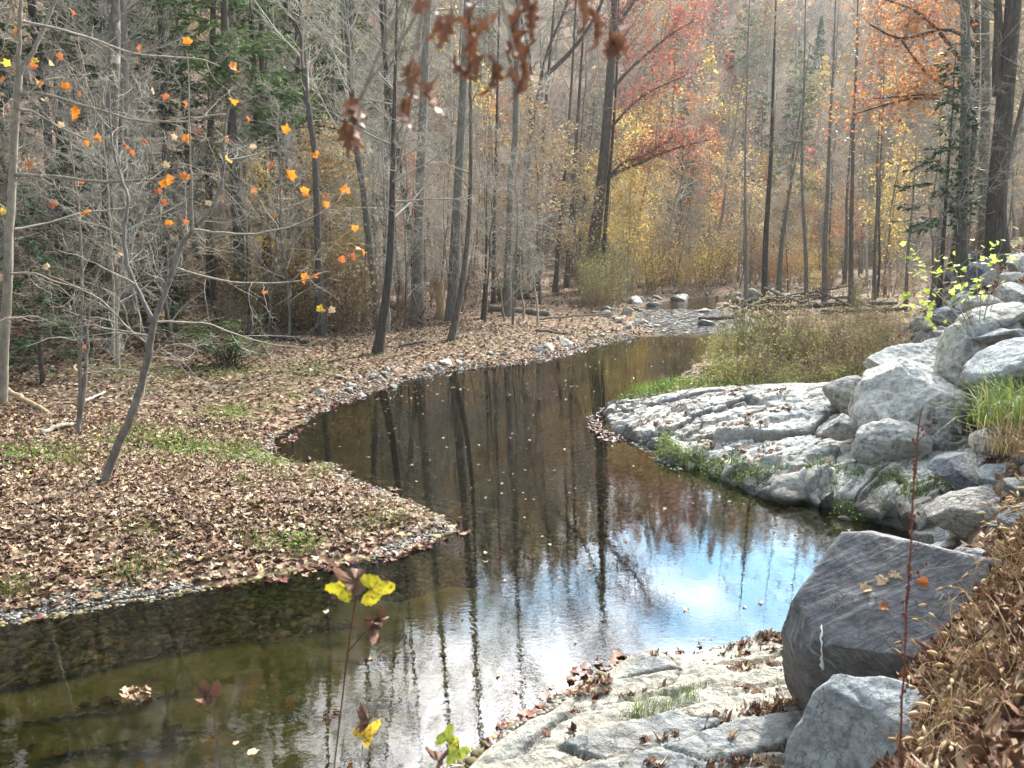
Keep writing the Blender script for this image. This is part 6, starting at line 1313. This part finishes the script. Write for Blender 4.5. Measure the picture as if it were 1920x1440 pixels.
# dead stalk standing before the purple boulder
Y0 = 2.5; pts = [(1686, 1470), (1688, 1400), (1692, 1300), (1697, 1200), (1702, 1110), (1706, 1035), (1710, 965), (1714, 890), (1722, 820), (1728, 765)]
P = np.array([at_y(x, y, Y0) for x, y in pts]); foot = np.array([P[0][0], Y0, gz(P[0][0], Y0)-.05]); root = thing('dead_stalk', 'tall rust coloured dead stalk standing in front of the purple grey boulder', 'plant', tuple(foot)); tb = Tubes()
Q = smooth_path(np.concatenate([[foot], P])-foot, 34)+RNG.normal(0, .002, (34, 3)); tb.add(Q, np.linspace(.0045, .0022, 34), 6); sb = tb
rg = np.random.default_rng(4); sd = []
for k in range(16):
    p, d = sprout(Q, rg.uniform(.30, .97), .6, rg); q = path(p, d, rg.uniform(.02, .09), 5, .15, .3, rg); sb.add(q, np.linspace(.0016, .0009, 5), 4); sd += [q[-1], q[2]]
for t_ in np.concatenate([rg.uniform(.60, .68, 26), rg.uniform(.80, .9, 10), rg.uniform(.2, .95, 14)]):
    p, d = sprout(Q, float(t_), 1.2, rg); sd.append(p+d*.004)
link('stem', tb.mesh('stem'), M['stem_red'], root) if 0 else None
V, F = stamp(IV, IF, np.array(sd), rots(len(sd), .5, rg), .0055*rg.uniform(.5, 1.2, (len(sd), 1))*np.array([[1, 1, 1.8]])); V0, F0 = tb.arrays(); V, F = merge([(V0, f) for f in F0[:1]]+[(V, F)]) if len(F0) == 1 else (np.concatenate([V0, V]), F0+[F+len(V0)]); link('stem', mesh_np('stem', V, F, True), M['stem_red'], root)
# grass stem bent over the boulder
a, b_ = at_y(1830, 1055, 3.6), at_y(1560, 1105, 3.6); foot = np.array([a[0]+.35, 3.4, gz(a[0]+.35, 3.4)]); tb = Tubes(); tb.add(smooth_path(np.array([foot, a+(.1, 0, .03), a, (a+b_)/2+np.array([0, 0, .02]), b_]), 20)-foot, np.linspace(.0016, .0007, 20), 4)
r_ = thing('bent_grass', 'single straw grass stem arching over the top of the purple grey boulder', 'grass stem', tuple(foot)); link('stem', tb.mesh('stem'), M['drygrass'], r_)
# bare weeds at the foot of the purple boulder
for k, (px, py, h, lb) in enumerate([(1530, 1395, .42, 'thin dark weed stems at the lower left foot of the purple boulder'), (1480, 1340, .34, 'leggy dry weed growing from the shelf left of the purple boulder')]):
    q = on_z(px, py, .45); w_ = make_shrub('dry_weed', lb, 'plant', None, M['brush'], M['litter_dark'], 440+k, H=h, ns=12, leafn=60, leafsize=.03, spread=.02, twigs=5, rad=.12, lean=.7, w=.0018); put(w_, q[0], q[1], z=float(near_h(q[0], q[1])[0]))
# drift of leaves on the submerged slab, and single leaves lying on the purple boulder are placed where they rest
q = on_z(262, 1306, 0)
for k in range(12):
    v, f = TL[k % 5]; o = link('drifting_leaf', mesh_np('drifting_leaf', v, [f]), M['litter' if k % 3 else 'leaf_tan'], loc=(q[0]+RNG.normal(0, .09), q[1]+RNG.normal(0, .04), .012+.004*k)); o.scale = (.075,)*3; o.rotation_euler = (RNG.normal(0, .3), RNG.normal(0, .3), RNG.uniform(0, 6))
    tag(o, 'brown leaf in the small raft drifting over the submerged slab', 'leaf', 'raft of leaves drifting over the submerged slab')
for k, (px, py, s, lb) in enumerate([(473, 1413, .075, 'pale leaf floating alone near the bottom of the pool, the larger of two'), (443, 1395, .045, 'tiny pale leaf floating beside the larger pale one')]):
    q = on_z(px, py); v, f = TL[k]; o = link('floating_leaf', mesh_np('floating_leaf', v, [f]), M['leaf_tan'], loc=(q[0], q[1], .008)); o.scale = (s, s, s*.4); o.rotation_euler = (0, 0, k); tag(o, lb, 'leaf')
# leaves resting on the boulder, dropped onto its surface
dg = bpy.context.evaluated_depsgraph_get(); dg.update()
def drop(px, py, Y, s, mt, label, k):
    q = at_y(px, py, Y); d = Vector(tuple(q-np.array([0, 0, CAMH]))).normalized(); okk, loc, nr_, _, ob, _ = bpy.context.scene.ray_cast(dg, Vector((0, 0, CAMH))+d*3.6, d)
    if not okk: return
    v, f = (leaf_oak(.4, k) if k % 2 else leaf_lobed(.4, k)); o = link('resting_leaf', mesh_np('resting_leaf', v, [f]), M[mt], loc=tuple(loc+nr_*.012)); o.scale = (s,)*3
    o.rotation_euler = (nr_.to_track_quat('Z', 'Y') @ Matrix.Rotation(k*1.3, 4, 'Z').to_quaternion()).to_euler(); tag(o, label, 'leaf')
drop(1680, 1080, 4.6, .11, 'leaf_tan', 'large pale oak leaf on top of the purple boulder', 1); drop(1655, 1088, 4.6, .07, 'leaf_tan', 'whitish leaf left of the large pale oak leaf on the purple boulder', 2); drop(1622, 1106, 4.5, .07, 'leaf_tan', 'single curled leaf, leftmost on the purple boulder', 4)
drop(1733, 1095, 4.6, .07, 'leaf_rust', 'pinkish leaf, rightmost on the top of the purple boulder', 6); drop(1655, 1138, 4.5, .06, 'leaf_rust', 'small rust leaf in the middle of the striped face of the purple boulder', 8)
# white splash on the boulder's face: a thin dried crust following the stone
def crust():
    V, F = [], []; rg = np.random.default_rng(3); pts = [(1541, 1172, .2), (1540, 1178, .9), (1542, 1184, .5), (1541, 1191, 1.3), (1539, 1197, .6), (1542, 1204, 1.0), (1541, 1211, .4), (1540, 1219, .9), (1542, 1226, .5), (1540, 1233, 1.4), (1542, 1240, 1.1), (1541, 1246, 2.2), (1543, 1251, 1.4), (1542, 1256, .5)]
    prev = None
    for (x, y, w) in pts:
        row = []
        for sx in (-1, 1):
            q = at_y(x+sx*w*2.0, y, 5); d = Vector(tuple(q-np.array([0, 0, CAMH]))).normalized(); okk, loc, nr_, *_r = bpy.context.scene.ray_cast(dg, Vector((0, 0, CAMH))+d*3.4, d)
            row.append(loc+nr_*.004 if okk else None)
        if None in row: prev = None; continue
        if prev is not None: i = len(V)-2; F.append((i, i+1, i+3, i+2))
        V += [tuple(v) for v in row]; prev = row
    if F:
        m_, t_, p_, _o = newmat('dried_white_splash'); p_.inputs['Base Color'].default_value = (.75, .75, .72, 1); p_.inputs['Roughness'].default_value = .8
        o = link('white_splash', mesh_np('white_splash', V, [np.array(F)]), m_); md = o.modifiers.new('t', 'SOLIDIFY'); md.thickness = .004
        b = next(x for x in bpy.data.objects if x.get('label', '').startswith('large purple grey boulder')); o.parent = b; o.matrix_parent_inverse = b.matrix_world.inverted()
crust()

# ------------------------------------------------------------------ the air of the valley
m = bpy.data.materials.new('haze_air'); m.use_nodes = True; t = m.node_tree; t.nodes.clear(); o_ = t.nodes.new('ShaderNodeOutputMaterial'); v_ = t.nodes.new('ShaderNodeVolumePrincipled')
v_.inputs['Color'].default_value = (.97, .98, .97, 1); v_.inputs['Density'].default_value = HAZE; v_.inputs['Anisotropy'].default_value = .35
t.links.new(v_.outputs[0], o_.inputs['Volume'])
if HAZE > 0:
    me = bpy.data.meshes.new('haze'); bm = bmesh.new(); bmesh.ops.create_cube(bm, size=1); bm.to_mesh(me); bm.free()
    hz = link('haze', me, m, loc=(0, 195, 72)); hz.scale = (1200, 430, 154); tag(hz, 'thin pale haze filling the valley', kind='stuff')
